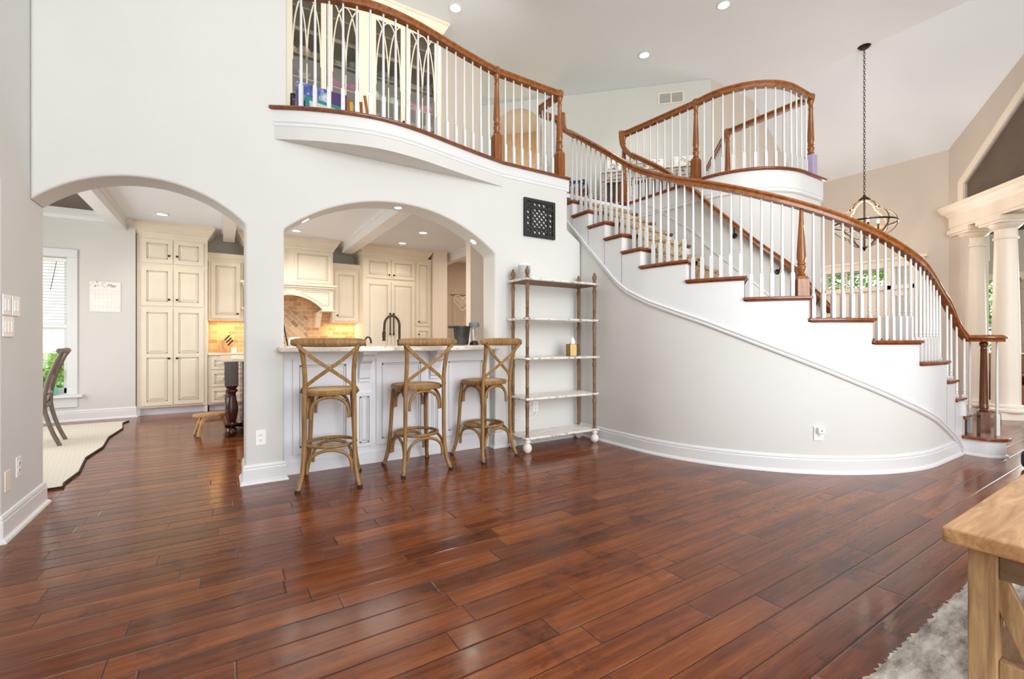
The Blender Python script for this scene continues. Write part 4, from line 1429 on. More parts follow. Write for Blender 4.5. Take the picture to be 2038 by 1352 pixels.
# knife block, small jar on the back worktop
kb = thing('knife_block', 'slanted brown knife block with black handled knives on the back worktop', 'knife block', (0.02, 9.08, 0.932))
mb = MB().extrude_y([(-0.12, 0), (0.06, 0), (0.06, 0.10), (-0.02, 0.22), (-0.045, 0.20)], -0.05, 0.05)
mb.build('block', M['acacia'], kb, bevel=0.004)
for i in range(6):
    x, z, y = 0.0 + 0.024 * (i % 3), 0.205 - 0.042 * (i % 3), -0.025 + 0.05 * (i // 3)
    mb = MB().beam((x, y, z), (x + 0.075, y, z + 0.085), 0.016, 0.024)
    mb.build('knife_handle', M['black'], kb, bevel=0.003)
jr = MB().lathe([(0.0, 0), (0.04, 0), (0.042, 0.01), (0.042, 0.075), (0.036, 0.085), (0.0, 0.085)], n=18).build('jar', M['tissue'])
jr.location = (0.155, 9.05, 0.932)
tag(jr, 'small white jar beside the knife block', 'jar')

# kitchen island (dark wood)
isl = thing('kitchen_island', 'dark cherry kitchen island with turned corner legs and a granite top', 'island', (0.9, 6.9, 0))
mb = MB().box(0.20, 1.7, 6.42, 7.5, 0.08, 0.885).box(0.19, 1.71, 6.41, 7.51, 0.08, 0.16); to_local(mb, isl).build('body', M['cherry'], isl, bevel=0.004)
mb = MB().box(-0.03, 1.8, 6.26, 7.6, 0.887, 0.927); to_local(mb, isl).build('top', M['granite'], isl, bevel=0.008)
lp = [(0.03, 0), (0.05, 0.01), (0.062, 0.04), (0.058, 0.075), (0.04, 0.10), (0.05, 0.11), (0.066, 0.13), (0.066, 0.15), (0.045, 0.17), (0.052, 0.20), (0.066, 0.28), (0.068, 0.34), (0.05, 0.45), (0.042, 0.50), (0.05, 0.52), (0.062, 0.53), (0.062, 0.55), (0.045, 0.565), (0.06, 0.58), (0.068, 0.60)]
for x, y in ((0.085, 6.37), (1.68, 6.37), (0.085, 7.48), (1.68, 7.48)):
    mb = MB().lathe(lp, (x, y, 0), 18).box(x - 0.07, x + 0.07, y - 0.07, y + 0.07, 0.60, 0.887)
    to_local(mb, isl).build('leg', M['cherry'], isl)
mb = MB().box(0.02, 1.75, 6.31, 6.42, 0.115, 0.14).box(0.02, 0.2, 6.31, 7.54, 0.115, 0.14)
to_local(mb, isl).build('foot_rail', M['cherry'], isl, bevel=0.004)

# step stool in the kitchen
st = thing('step_stool', 'small honey coloured wooden step stool beside the dark kitchen island', 'stool', (-0.10, 6.62, 0), radians(12))
poly = [(0.20 * cos(a) * (1 + 0.06 * cos(2 * a)), 0.125 * sin(a)) for a in [2 * pi * i / 28 for i in range(28)]]
MB().prism(poly, 0.225, 0.258).build('seat', M['acacia'], st, bevel=0.006)
for sx in (-1, 1):
    for sy in (-1, 1):
        mb = MB().beam((sx * 0.17, sy * 0.10, 0), (sx * 0.105, sy * 0.065, 0.226), 0.036, 0.05, (0, 1, 0))
        mb.build('leg', M['acacia'], st, bevel=0.004)
    mb = MB().beam((sx * 0.125, -0.07, 0.15), (sx * 0.125, 0.07, 0.15), 0.02, 0.04)
    mb.build('stretcher', M['acacia'], st, bevel=0.003)
MB().beam((-0.13, 0, 0.165), (0.13, 0, 0.165), 0.022, 0.035).build('stretcher', M['acacia'], st, bevel=0.003)

# ------------------------------------------------------------------ breakfast bar under the second arch
bar = thing('breakfast_bar', 'blue-white panelled breakfast bar filling the second arch', 'bar', (1.43, 4.35, 0))
mb = MB().box(0.426, 2.432, 4.275, 4.50, 0, 1.045).box(0.426, 2.432, 4.262, 4.275, 0, 0.11)
mb.box(0.426, 2.432, 4.50, 5.10, 0.10, 0.88)
to_local(mb, bar).build('body', M['isl_white'], bar, bevel=0.003)
for x0, x1 in ((0.50, 0.985), (1.205, 1.69), (1.885, 2.38)):
    door(bar, x0, x1, 4.275, 0.17, 0.98, None, None, 'panel', [M['isl_white'], M['isl_glaze']], fr=0.05)
for x0, x1 in ((1.02, 1.17), (1.72, 1.85)):
    door(bar, x0, x1, 4.275, 0.17, 0.66, None, None, 'panel', [M['isl_white'], M['isl_glaze']], fr=0.03)
    xc = (x0 + x1) / 2
    prf = [(4.275, 0.76), (4.275, 1.045), (4.06, 1.045), (4.06, 1.02), (4.10, 1.0), (4.13, 0.96), (4.20, 0.93), (4.225, 0.87), (4.235, 0.80), (4.25, 0.785), (4.25, 0.76)]
    mb = MB().extrude_y(prf, xc - 0.05, xc + 0.05).extrude_y([(4.275, 1.02), (4.275, 1.046), (4.04, 1.046), (4.04, 1.02)], xc - 0.065, xc + 0.065)
    mb.v = [(b, a, c) for a, b, c in mb.v]
    to_local(mb, bar).build('corbel', M['isl_white'], bar, bevel=0.004)
mb = MB().box(0.426, 2.432, 4.50, 5.12, 0.885, 0.925)
to_local(mb, bar).build('lower_worktop', M['granite'], bar, bevel=0.006)
cp = [(0.375, 4.166), (0.375, 4.11)] + [(1.42 + 1.045 * cos(a), 4.11 - 0.235 * sin(a)) for a in [pi - pi * i / 30 for i in range(1, 30)]]
# flatten the ellipse into a shallow bow
cp = [(0.375, 4.166)] + [(x, z) for x, z in [(p[0], 4.11 - (p[1] - 1.0)) for p in arc_pts(0.375, 2.466, 1.0, 1.25, 30)]] + [(2.466, 4.166), (2.4335, 4.166), (2.4335, 4.62), (0.4245, 4.62), (0.4245, 4.166)]
mb = MB().prism(cp, 1.047, 1.090)
o = mb.build('bar_worktop', M['granite'], bevel=0.010, segs=3)
tag(o, 'bowed pale granite bar top over the white panels', 'countertop')

# taps
fa = thing('kitchen_faucet', 'tall bronze gooseneck faucet rising behind the bar', 'faucet', (1.59, 4.75, 0.925))
mb = MB().lathe([(0.032, 0), (0.032, 0.02), (0.022, 0.03), (0.022, 0.20), (0.026, 0.21), (0.026, 0.22), (0.016, 0.23)], n=16)
arcx = [(-0.08 + 0.08 * cos(a), -0.0, 0.375 + 0.10 * sin(a)) for a in [pi * i / 14 for i in range(15)]]
mb.tube([(0, 0, 0.2)] + arcx + [(-0.165, 0, 0.30)], 0.013, 12)
mb.build('spout', M['bronze'], fa)
MB().lathe([(0.012, 0.32), (0.018, 0.31), (0.02, 0.29), (0.016, 0.285), (0.019, 0.26), (0.014, 0.24), (0.02, 0.225), (0.016, 0.22), (0.0, 0.22)], (-0.166, 0, -0.01), 14).build('spray_head', M['bronze'], fa)
MB().tube([(0.02, 0, 0.14), (0.06, -0.01, 0.15), (0.085, -0.02, 0.17)], 0.008, 10).build('lever', M['bronze'], fa)
sd = MB().lathe([(0.022, 0), (0.022, 0.015), (0.012, 0.02), (0.012, 0.17)], n=12)
sd.tube([(0, 0, 0.16)] + [(0.028 - 0.028 * cos(a), 0, 0.215 + 0.035 * sin(a)) for a in [pi * i / 8 for i in range(9)]] + [(0.06, 0, 0.185)], 0.009, 10)
o = sd.build('filter_tap', M['bronze']); o.location = (1.245, 4.80, 0.925)
tag(o, 'short bronze filter tap left of the tall faucet', 'faucet')

# appliances on the bar
bx = thing('food_bin', 'round black and clear canister with black lid on the bar', 'canister', (2.175, 4.50, 1.090))
MB().lathe([(0.0, 0.004), (0.095, 0.004), (0.10, 0.012), (0.118, 0.185), (0.112, 0.185), (0.095, 0.016), (0.0, 0.016)], n=28).build('tub', M['glass'], bx)
mb = MB()
vs, fs = [], []
aa = [radians(-118 + 215 * i / 24) for i in range(25)]
for r0, z0 in ((0.0975, 0.004), (0.1195, 0.184), (0.1165, 0.184), (0.0945, 0.004)):
    vs += [(r0 * cos(t), r0 * sin(t), z0) for t in aa]
for q in range(4):
    for i in range(24):
        fs.append((q * 25 + i, q * 25 + i + 1, ((q + 1) % 4) * 25 + i + 1, ((q + 1) % 4) * 25 + i))
mb.add(vs, fs, 0, True)
mb.build('sleeve', M['black'], bx)
MB().lathe([(0.0, 0.183), (0.122, 0.183), (0.125, 0.19), (0.122, 0.205), (0.0, 0.208)], n=28).build('lid', M['black'], bx)
bl = thing('blender_jar', 'clear blender jar with grey lid at the right end of the bar', 'blender', (2.365, 4.52, 1.090))
MB().lathe([(0.0, 0), (0.05, 0), (0.052, 0.01), (0.045, 0.03), (0.03, 0.045), (0.0, 0.046)], n=20).build('base', M['black'], bl)
MB().lathe([(0.034, 0.046), (0.040, 0.05), (0.055, 0.20), (0.052, 0.20), (0.037, 0.054), (0.0, 0.054)], n=20).build('jar', M['glass'], bl)
MB().lathe([(0.058, 0.20), (0.060, 0.205), (0.058, 0.245), (0.045, 0.25), (0.0, 0.25)], n=20).build('lid', plain('grey_lid', '6a6d72', 0.5), bl)
o = MB().lathe([(0.0, 0), (0.04, 0.0), (0.05, 0.012), (0.054, 0.04), (0.05, 0.068), (0.04, 0.08), (0.0, 0.08)], n=24).build('sugar_bowl', M['tissue'])
o.location = (0.53, 4.40, 1.090); tag(o, 'round white bowl behind the top rail of the leftmost bar stool', 'bowl')
o = MB().tube([(0.0, 0, 0.005), (-0.028, 0, 0.16), (-0.05, 0, 0.30)], 0.006, 8).build('dark_rod', M['black']); o.location = (0.492, 4.55, 1.0905)
tag(o, 'thin dark rod leaning against the pillar end of the bar', 'rod')

# macrame on the far kitchen wall
mc = thing('macrame_hanging', 'cream macrame heart hanging with long tassels on the far kitchen wall', 'wall hanging', (4.66, 9.48, 2.17))
MB().tube([(-0.29, 0, 0), (0.29, 0, 0)], 0.011, 8).build('rod', M['shelf_wood'], mc)
MB().tube([(-0.27, 0, 0.01), (0.0, 0.012, 0.34), (0.27, 0, 0.01)], 0.005, 6).build('cord', M['macrame'], mc)
mb = MB()
hp_ = []
for i in range(25):   # heart outline
    t = pi * i / 24
    hp_.append((-0.22 + 0.22 * i / 12 if i <= 12 else 0.0 + 0.22 * (i - 12) / 12, -0.02 - 0.0))
out_h = [(-0.22, -0.05), (-0.18, -0.02), (-0.11, -0.01), (-0.04, -0.03), (0, -0.08), (0.04, -0.03), (0.11, -0.01), (0.18, -0.02), (0.22, -0.05), (0.22, -0.14), (0.0, -0.36), (-0.22, -0.14)]
for p, q in zip(out_h, out_h[1:] + out_h[:1]):
    mb.tube([(p[0], -0.004, p[1]), (q[0], -0.004, q[1])], 0.011, 6)
for k in range(-4, 5):
    for sg in (1, -1):
        a, b = (k * 0.05, -0.05), (k * 0.05 + sg * 0.22, -0.27)
        pts = [(a[0] + (b[0] - a[0]) * t / 8, a[1] + (b[1] - a[1]) * t / 8) for t in range(9)]
        pts = [p for p in pts if abs(p[0]) <= 0.22 and p[1] >= -0.36 + abs(p[0])]
        if len(pts) > 1:
            mb.tube([(p[0], 0, p[1]) for p in pts], 0.006, 5)
mb.build('knotwork', M['macrame'], mc)
mb = MB()
for k in range(19):
    x = -0.23 + 0.46 * k / 18
    zt_0 = min(-0.02, -0.36 + abs(x) + 0.0)
    mb.tube([(x, 0.002, zt_0), (x + random.uniform(-0.006, 0.006), 0.0, -0.55), (x + random.uniform(-0.01, 0.01), -0.002, -0.98 + 0.25 * abs(x) / 0.23)], 0.0055, 5)
mb.build('tassels', M['macrame'], mc)

# ------------------------------------------------------------------ cross-back bar stools
def make_stool():
    r = thing('bar_stool', 'x', 'bar stool', (0, 0, 0), 0, 'cross-back bar stools along the breakfast bar')
    W = M['rattan_wood']
    # +y faces the bar ; the back is at -y
    # back posts: splayed foot, straight middle, flared top
    def post_pts(s):
        return catmull([(s * 0.222, -0.245, 0.0), (s * 0.195, -0.205, 0.12), (s * 0.182, -0.190, 0.30), (s * 0.180, -0.188, 0.55), (s * 0.178, -0.190, 0.74), (s * 0.176, -0.205, 0.88), (s * 0.186, -0.235, 1.02), (s * 0.212, -0.262, 1.125)], 5)
    for s in (-1, 1):
        mb = MB().tube(post_pts(s), 0.0175, 12)
        o = mb.build('back_leg', W, r)
        MB().lathe([(0.0, 0), (0.020, 0), (0.021, 0.016), (0.0, 0.017)], (s * 0.222, -0.245, 0), 12).build('foot_cap', M['black_rubber'], o)
        mb = MB().tube(catmull([(s * 0.215, 0.235, 0.0), (s * 0.192, 0.200, 0.12), (s * 0.176, 0.178, 0.30), (s * 0.165, 0.165, 0.55), (s * 0.155, 0.150, 0.722)], 5), 0.0175, 12)
        o = mb.build('front_leg', W, r)
        MB().lathe([(0.0, 0), (0.020, 0), (0.021, 0.016), (0.0, 0.017)], (s * 0.215, 0.235, 0), 12).build('foot_cap', M['black_rubber'], o)
    # top rail : thick, gently curved, rounded ends
    tp = [(x, -0.275 + 0.25 * x * x * 0.9, 1.128) for x in [-0.265 + 0.53 * i / 20 for i in range(21)]]
    rr = [0.030 + 0.006 * (1 - (2 * i / 20 - 1) ** 2) for i in range(21)]
    rr[0] = rr[-1] = 0.021
    rr[1] = rr[-2] = 0.029
    MB().tube(tp, rr, 16, flat=0.75).build('top_rail', W, r)
    # crossed straps from the rail ends to the seat frame
    for k, s in enumerate((-1, 1)):
        pts = catmull([(s * 0.232, -0.292, 1.120), (s * 0.12, -0.262 - 0.012 * k, 1.015), (0, -0.238 - 0.016 * k, 0.925), (-s * 0.12, -0.215, 0.835), (-s * 0.186, -0.185, 0.775), (-s * 0.205, -0.145, 0.735)], 6)
        mb = MB()
        a, b = 0.028, 0.011
        vs, fs = [], []
        for i, p in enumerate(pts):
            t = (pts[min(i + 1, len(pts) - 1)] - pts[max(i - 1, 0)]).normalized()
            n = Vector((0, -1, 0)); n = (n - t * n.dot(t)).normalized()
            u = t.cross(n)
            vs += [p + u * a / 2 + n * b / 2, p - u * a / 2 + n * b / 2, p - u * a / 2 - n * b / 2, p + u * a / 2 - n * b / 2]
        N = len(pts)
        for i in range(N - 1):
            for j in range(4):
                fs.append((4 * i + j, 4 * i + (j + 1) % 4, 4 * i + 4 + (j + 1) % 4, 4 * i + 4 + j))
        fs += [(3, 2, 1, 0), (4 * N - 4, 4 * N - 3, 4 * N - 2, 4 * N - 1)]
        mb.add(vs, fs)
        o = mb.build('cross_strap', W, r, bevel=0.003)
        MB().lathe([(0.0, -0.004), (0.007, -0.003), (0.007, 0.0)], (s * 0.225, -0.297, 1.112), 10, axis='Y').build('rivet', M['metal_pin'], o)
    # seat : round-cornered hoop and woven cane
    def loop(k, z):
        return [(0.205 * k * math.copysign(abs(cos(a)) ** 0.72, cos(a)), 0.195 * k * math.copysign(abs(sin(a)) ** 0.72, sin(a)) + 0.0, z) for a in [2 * pi * i / 48 for i in range(48)]]
    mb = MB()
    rings = [loop(0.80, 0.712), loop(1.0, 0.712), loop(1.035, 0.722), loop(1.035, 0.742), loop(0.99, 0.752), loop(0.87, 0.752), loop(0.84, 0.746)]
    vs = [p for q in rings for p in q]
    fs = [(i * 48 + j, i * 48 + (j + 1) % 48, (i + 1) * 48 + (j + 1) % 48, (i + 1) * 48 + j) for i in range(6) for j in range(48)]
    fs.append(tuple(range(47, -1, -1)))
    mb.add(vs, fs, 0, True)
    o = mb.build('seat_frame', W, r)
    mb = MB()
    rg = [loop(0.855, 0.747), loop(0.6, 0.757), loop(0.3, 0.761)]
    vs = [p for q in rg for p in q] + [(0, 0, 0.762)]
    fs = [(i * 48 + j, i * 48 + (j + 1) % 48, (i + 1) * 48 + (j + 1) % 48, (i + 1) * 48 + j) for i in range(2) for j in range(48)] + [(96 + j, 96 + (j + 1) % 48, 144) for j in range(48)]
    mb.add(vs, fs, 0, True)
    mb.build('cane_seat', M['cane'], r)['label'] = 'woven cane seat'
    # foot ring
    MB().tube([(0.190 * cos(a), 0.190 * sin(a), 0.315) for a in [2 * pi * i / 40 for i in range(40)]], 0.0135, 10, closed=True).build('foot_ring', W, r)
    # bentwood arches under the seat and under the ring, one per side
    def arch(x0, y0, x1, y1, z0, z1, out_):
        pts = []
        for i in range(17):
            t = i / 16
            a = pi * t
            k = 0.5 - 0.5 * cos(a)
            p = Vector((x0 + (x1 - x0) * k, y0 + (y1 - y0) * k, z0 + (z1 - z0) * sin(a) ** 0.75 if 0 < t < 1 else z0))
            pts.append(p)
        return [Vector((pts[0].x, pts[0].y, z0 - 0.03))] + pts + [Vector((pts[-1].x, pts[-1].y, z0 - 0.03))]
    for z0, z1, k in ((0.565, 0.700, 0.93), (0.15, 0.292, 1.06)):
        c = [(-0.176 * k, -0.188 * k), (0.176 * k, -0.188 * k), (0.168 * k, 0.168 * k), (-0.168 * k, 0.168 * k)]
        for i in range(4):
            (ax, ay), (bx_, by_) = c[i], c[(i + 1) % 4]
            d = Vector((bx_ - ax, by_ - ay, 0)).normalized() * 0.026
            MB().tube(arch(ax + d.x, ay + d.y, bx_ - d.x, by_ - d.y, z0, z1, 0), 0.0125, 10).build('brace', W, r)
    return r

stool = make_stool()
spots = [(0.745, 3.925, -14, 'weathered oak cross-back bar stool nearest the pillar, leftmost of the three'),
         (1.475, 3.94, 3, 'weathered oak cross-back bar stool in the middle of the three'),
         (2.195, 3.985, 13, 'weathered oak cross-back bar stool beside the open shelf unit')]
for i, (x, y, a, lb) in enumerate(spots):
    o = stool if i == 0 else copy_tree(stool)
    o.location = (x, y, 0)
    o.rotation_euler = (0, 0, radians(a))
    o['label'] = lb

# ------------------------------------------------------------------ open shelf unit
et = thing('shelf_unit', 'tall open shelf unit with chipped white shelves and brown turned posts', 'shelf unit', (3.06, 3.95, 0))
SX, SY = 0.455, 0.135
ZS = [0.155, 0.555, 0.965, 1.372, 1.778]
for k, z in enumerate(ZS):
    mb = MB()
    mb.box(-SX - 0.035, SX + 0.035, -SY - 0.035, SY + 0.035, z - 0.024, z, 0)
    mats = [M['distressed']]
    o = mb.build('shelf', M['distressed'], et, bevel=0.006)
    mb = MB().sweep([Vector((-SX - 0.036, -SY - 0.036, z - 0.020)), Vector((SX + 0.036, -SY - 0.036, z - 0.020)), Vector((SX + 0.036, SY + 0.036, z - 0.020)), Vector((-SX - 0.036, SY + 0.036, z - 0.020))],
                    [(-0.002, 0), (0.003, 0.003), (0.005, 0.008), (0.003, 0.014), (-0.002, 0.017)], closed=True)
    mb.build('edge_bead', M['distress_edge'], o)['label'] = 'chipped white shelf edge'
    if k == 4:
        MB().box(-SX - 0.03, SX + 0.03, -SY - 0.03, SY + 0.03, z - 0.030, z - 0.0245).build('underside', M['underwood'], o)
def post_seg(z0, z1):
    h = z1 - z0
    pr = [(0.010, 0), (0.020, 0.006), (0.020, 0.022), (0.013, 0.030), (0.019, 0.042), (0.022, 0.055), (0.022, 0.085), (0.019, 0.095), (0.0185, 0.102)]
    top = [(0.017, h - 0.115), (0.0195, h - 0.110), (0.0195, h - 0.100), (0.017, h - 0.096), (0.017, h - 0.032), (0.012, h - 0.026), (0.021, h - 0.018), (0.021, h - 0.004), (0.010, h)]
    return [(r, z0 + z) for r, z in pr[::1] + top]
for sx in (-1, 1):
    for sy in (-1, 1):
        mb = MB()
        for a, b in zip(ZS, ZS[1:]):
            # turned section, widest drum just below the upper shelf
            seg = post_seg(0, b - 0.024 - a)
            h = b - 0.024 - a
            mb.lathe([(r, a + h - z) for r, z in reversed(seg)], (sx * SX, sy * SY, 0), 14)
        p = mb.build('post', M['shelf_wood'], et)
        z = ZS[-1]
        MB().lathe([(0.012, z), (0.022, z + 0.004), (0.022, z + 0.014), (0.012, z + 0.022), (0.018, z + 0.032), (0.026, z + 0.055), (0.025, z + 0.075), (0.014, z + 0.098), (0.010, z + 0.102), (0.012, z + 0.110), (0.0, z + 0.122)], (sx * SX, sy * SY, 0), 16).build('finial', M['shelf_wood'], p)
        MB().lathe([(0.0, 0), (0.022, 0.0), (0.042, 0.018), (0.048, 0.045), (0.042, 0.072), (0.026, 0.090), (0.022, 0.098), (0.034, 0.106), (0.034, 0.131), (0.0, 0.131)], (sx * SX, sy * SY, 0), 18).build('bun_foot', M['distressed'], et)

sp = thing('smart_speaker', 'grey and white cylindrical speaker on the top shelf', 'speaker', (2.685, 3.99, ZS[4]))
MB().lathe([(0.0, 0), (0.062, 0), (0.066, 0.006), (0.066, 0.150), (0.0, 0.150)], n=28).build('cloth_body', M['plastic_g'], sp)
MB().lathe([(0.066, 0.150), (0.067, 0.158), (0.064, 0.170), (0.058, 0.174), (0.0, 0.174)], n=28).build('cap', M['plastic_w'], sp)
tb = thing('tissue_box', 'brass tissue box with a white tissue on the middle shelf', 'tissue box', (3.285, 3.92, ZS[2]), radians(8))
MB().prism([(0.082 * cos(a), 0.066 * sin(a)) for a in [pi / 6 + pi / 3 * i for i in range(6)]], 0.001, 0.135).build('box', M['brass'], tb, bevel=0.004)
MB().lathe([(0.030, 0.134), (0.034, 0.150), (0.030, 0.170), (0.016, 0.195), (0.004, 0.212), (0.0, 0.213)], n=9).build('tissue', M['tissue'], tb)

# ------------------------------------------------------------------ plates, outlets, lattice panel
def plate(name, label, cat, w_, h_, toggles, mat4, sockets=False, mat=None, group=None):
    """wall plate in the local x-z plane, front towards -y"""
    r = thing(name, label, cat, group=group)
    r.matrix_world = mat4
    MB().box(-w_ / 2, w_ / 2, -0.006, 0, -h_ / 2, h_ / 2).build('cover', mat or M['plastic_w'], r, bevel=0.003)
    n = toggles
    for k in range(n):
        x = (k - (n - 1) / 2) * 0.046
        MB().box(x - 0.016, x + 0.016, -0.010, -0.006, -0.033, 0.033).build('rocker', mat or M['plastic_w'], r, bevel=0.002)
    if sockets:
        for z in (-0.02, 0.02):
            o = MB().lathe([(0.0165, 0), (0.0165, -0.002), (0.0, -0.002)], (0, -0.006, z), 18, axis='Y').build('socket', mat or M['plastic_w'], r)
            MB().box(-0.008, -0.005, -0.0095, -0.0082, z - 0.002, z + 0.008).box(0.005, 0.008, -0.0095, -0.0082, z - 0.002, z + 0.008).box(-0.0025, 0.0025, -0.0095, -0.0082, z - 0.011, z - 0.007).build('slots', M['slot'], o)
    return r
RL = Matrix.Rotation(radians(90), 4, 'Z')     # plates on the left wall face +x
plate('light_switch', 'white double light switch on the left wall, upper row nearer the camera', 'light switch', 0.115, 0.118, 2, Matrix.Translation((XL + 0.001, 3.785, 1.350)) @ RL)
plate('light_switch', 'white double light switch on the left wall, upper row nearer the kitchen', 'light switch', 0.115, 0.118, 2, Matrix.Translation((XL + 0.001, 3.925, 1.350)) @ RL)
plate('light_switch', 'white triple light switch below the two double ones on the left wall', 'light switch', 0.160, 0.118, 3, Matrix.Translation((XL + 0.001, 3.808, 1.224)) @ RL)
plate('wall_outlet', 'white wall outlet low on the left wall', 'outlet', 0.075, 0.120, 0, Matrix.Translation((XL + 0.001, 3.965, 0.372)) @ RL, True)
plate('wall_plate', 'almond blank wall plate beside the low outlet on the left wall', 'wall plate', 0.075, 0.120, 0, Matrix.Translation((XL + 0.001, 3.795, 0.330)) @ RL, False, M['cream_trim'])
plate('wall_outlet', 'white wall outlet on the pillar between the two arches', 'outlet', 0.075, 0.120, 0, Matrix.Translation((0.255, YW - 0.001, 0.362)), True)
plate('wall_outlet', 'white wall outlet behind the open shelf unit', 'outlet', 0.075, 0.120, 0, Matrix.Translation((2.955, YW - 0.001, 0.40)), True)
cr = MB().tube(catmull([(2.955, YW - 0.010, 0.38), (2.945, YW - 0.03, 0.33), (2.90, YW - 0.02, 0.29), (2.80, YW - 0.012, 0.27), (2.68, YW - 0.012, 0.29), (2.60, YW - 0.012, 0.42)], 6), 0.004, 6).build('power_cord', M['plastic_w'])
tag(cr, 'thin white cord hanging from the outlet behind the shelf unit', 'cord')
s_o = 1.665
pc = P(s_o, 0.0); hd_ = math.atan2(-(pc.y - CYS), -(pc.x - CXS))
face = Matrix.Translation(pc + Vector((0, 0, 0.345)) + (pc - Vector((CXS, CYS, 0))).normalized() * 0.002) @ Matrix.Rotation(math.atan2(pc.y - CYS, pc.x - CXS) + pi / 2, 4, 'Z')
co = plate('wall_outlet', 'white wall outlet on the curved wall under the stairs', 'outlet', 0.078, 0.122, 0, face, True)
pd = MB().box(-0.022, 0.030, -0.040, -0.009, 0.0, 0.056).build('plug_in_device', M['plastic_w'], bevel=0.008, segs=3)
pd.matrix_world = face @ Matrix.Translation((0.004, 0, 0.0))
MB().box(0.0, 0.010, -0.0415, -0.040, 0.022, 0.032).build('sensor', M['slot'], pd)
tag(pd, 'small white plug-in device in the outlet on the curved wall', 'plug')

lat = thing('lattice_panel', 'black wooden lattice panel hanging on the wall above the shelf unit', 'wall art', (3.005, YW - 0.012, 2.505))
LW_, LH = 0.425, 0.425
mb = MB()
a, b = LW_ / 2, LH / 2
mb.box(-a, -a + 0.035, -0.018, 0.01, -b, b).box(a - 0.035, a, -0.018, 0.01, -b, b).box(-a + 0.035, a - 0.035, -0.018, 0.01, b - 0.035, b).box(-a + 0.035, a - 0.035, -0.018, 0.01, -b, -b + 0.035)
mb.build('frame', M['blackwood'], lat, bevel=0.003)
mb = MB()
for x in (-0.115, 0.115):
    mb.box(x - 0.012, x + 0.012, -0.014, 0.0, -b + 0.03, b - 0.03)
for z in (-0.115, 0.115):
    mb.box(-a + 0.03, a - 0.03, -0.0135, 0.0, z - 0.012, z + 0.012)
for k in range(-6, 7):
    for sg in (1, -1):
        c = k * 0.062
        # line x*sg - z = c clipped to the inner square
        lo, hi = max(-a + 0.02, -a + 0.02 if sg > 0 else -a + 0.02), a - 0.02
        pts = []
        for x in (lo, hi):
            pts.append((x, sg * x - c))
        (x0, z0), (x1, z1) = pts
        def clip(x, z, xx, zz):
            lim = b - 0.02
            if z > lim: t = (lim - z) / (zz - z); return x + (xx - x) * t, lim
            if z < -lim: t = (-lim - z) / (zz - z); return x + (xx - x) * t, -lim
            return x, z
        p, q = clip(x0, z0, x1, z1), clip(x1, z1, x0, z0)
        if abs(p[0] - q[0]) < 0.02 or max(abs(p[1]), abs(q[1])) > b or max(abs(p[0]), abs(q[0])) > a: continue
        mb.beam((p[0], -0.004 if sg > 0 else 0.001, p[1]), (q[0], -0.004 if sg > 0 else 0.001, q[1]), 0.016, 0.006, (0, 1, 0))
mb.build('lattice', M['blackwood'], lat)

# ------------------------------------------------------------------ return grille and recessed lights
vg = thing('return_air_grille', 'white return air grille high on the angled loft wall', 'vent')
vg.matrix_world = Matrix.Translation((6.56, 11.75 - 6.56, 5.34)) @ Matrix.Rotation(radians(-45), 4, 'Z')
mb = MB().box(-0.22, 0.22, -0.012, -0.001, -0.10, -0.08).box(-0.22, 0.22, -0.012, -0.001, 0.08, 0.10).box(-0.22, -0.19, -0.012, -0.001, -0.08, 0.08).box(0.19, 0.22, -0.012, -0.001, -0.08, 0.08).box(-0.012, 0.012, -0.012, -0.001, -0.08, 0.08)
mb.build('frame', M['cream_trim'], vg)
mb = MB()
for k in range(11):
    z = -0.075 + 0.015 * k
    mb.beam((-0.19, -0.006, z), (0.19, -0.006, z), 0.010, 0.003, (0, -0.8, 0.6))
mb.build('louvres', plain('grille_grey', 'c4bfb8', 0.6), vg)

def can_light(loc, label, n=(0, 0, -1), r=0.075, power=0, col=(1, 0.9, 0.75), group=None):
    o = thing('recessed_light', label, 'ceiling light', group=group)
    o.matrix_world = Matrix.Translation(loc) @ Vector(n).to_track_quat('Z', 'Y').to_matrix().to_4x4()
    MB().lathe([(r * 0.78, -0.002), (r, -0.002), (r * 1.08, 0.003), (r * 1.05, 0.008), (r * 0.82, 0.006), (r * 0.78, -0.002)], n=28).build('trim_ring', M['white'], o)
    MB().lathe([(r * 0.8, 0.001), (r * 0.8, 0.002), (0.0, 0.003)], n=24).build('lens', M['lamp_on'], o)
    if power:
        d = bpy.data.lights.new('recessed_lamp', 'SPOT')
        d.energy = power; d.color = col; d.spot_size = radians(115); d.spot_blend = 0.7; d.shadow_soft_size = 0.05
        l = bpy.data.objects.new('recessed_lamp', d); C.objects.link(l)
        l.location = Vector(loc) + Vector(n) * 0.03
        l.rotation_euler = Vector(n).to_track_quat('-Z', 'Y').to_euler()
    return o
can_light((2.63, 5.56, ZC - 0.002), 'lit recessed ceiling light above the loft bookcase', r=0.085, power=7)
can_light((5.56, 4.90, ZC - 0.002), 'lit recessed ceiling light above the rounded landing', r=0.085, power=18)
can_light((5.62, 3.60, ZC - 0.002), 'lit recessed ceiling light at the top edge of the picture, above the landing railing', r=0.085, power=18)
for p, lb in (((1.01, 8.16), 'lit recessed kitchen light in front of the range hood'), ((2.79, 8.17), 'lit recessed kitchen light close to the refrigerator cabinet'),
              ((2.81, 7.19), 'lit recessed kitchen light farther forward of the refrigerator cabinet'), ((-0.73, 8.11), 'lit recessed kitchen light in front of the tall pantry')):
    can_light((p[0], p[1], KC - 0.002), lb, power=8)
Rr = (1.005 ** 2 + 0.37 ** 2) / (2 * 0.37); cz_ = 2.43 - Rr
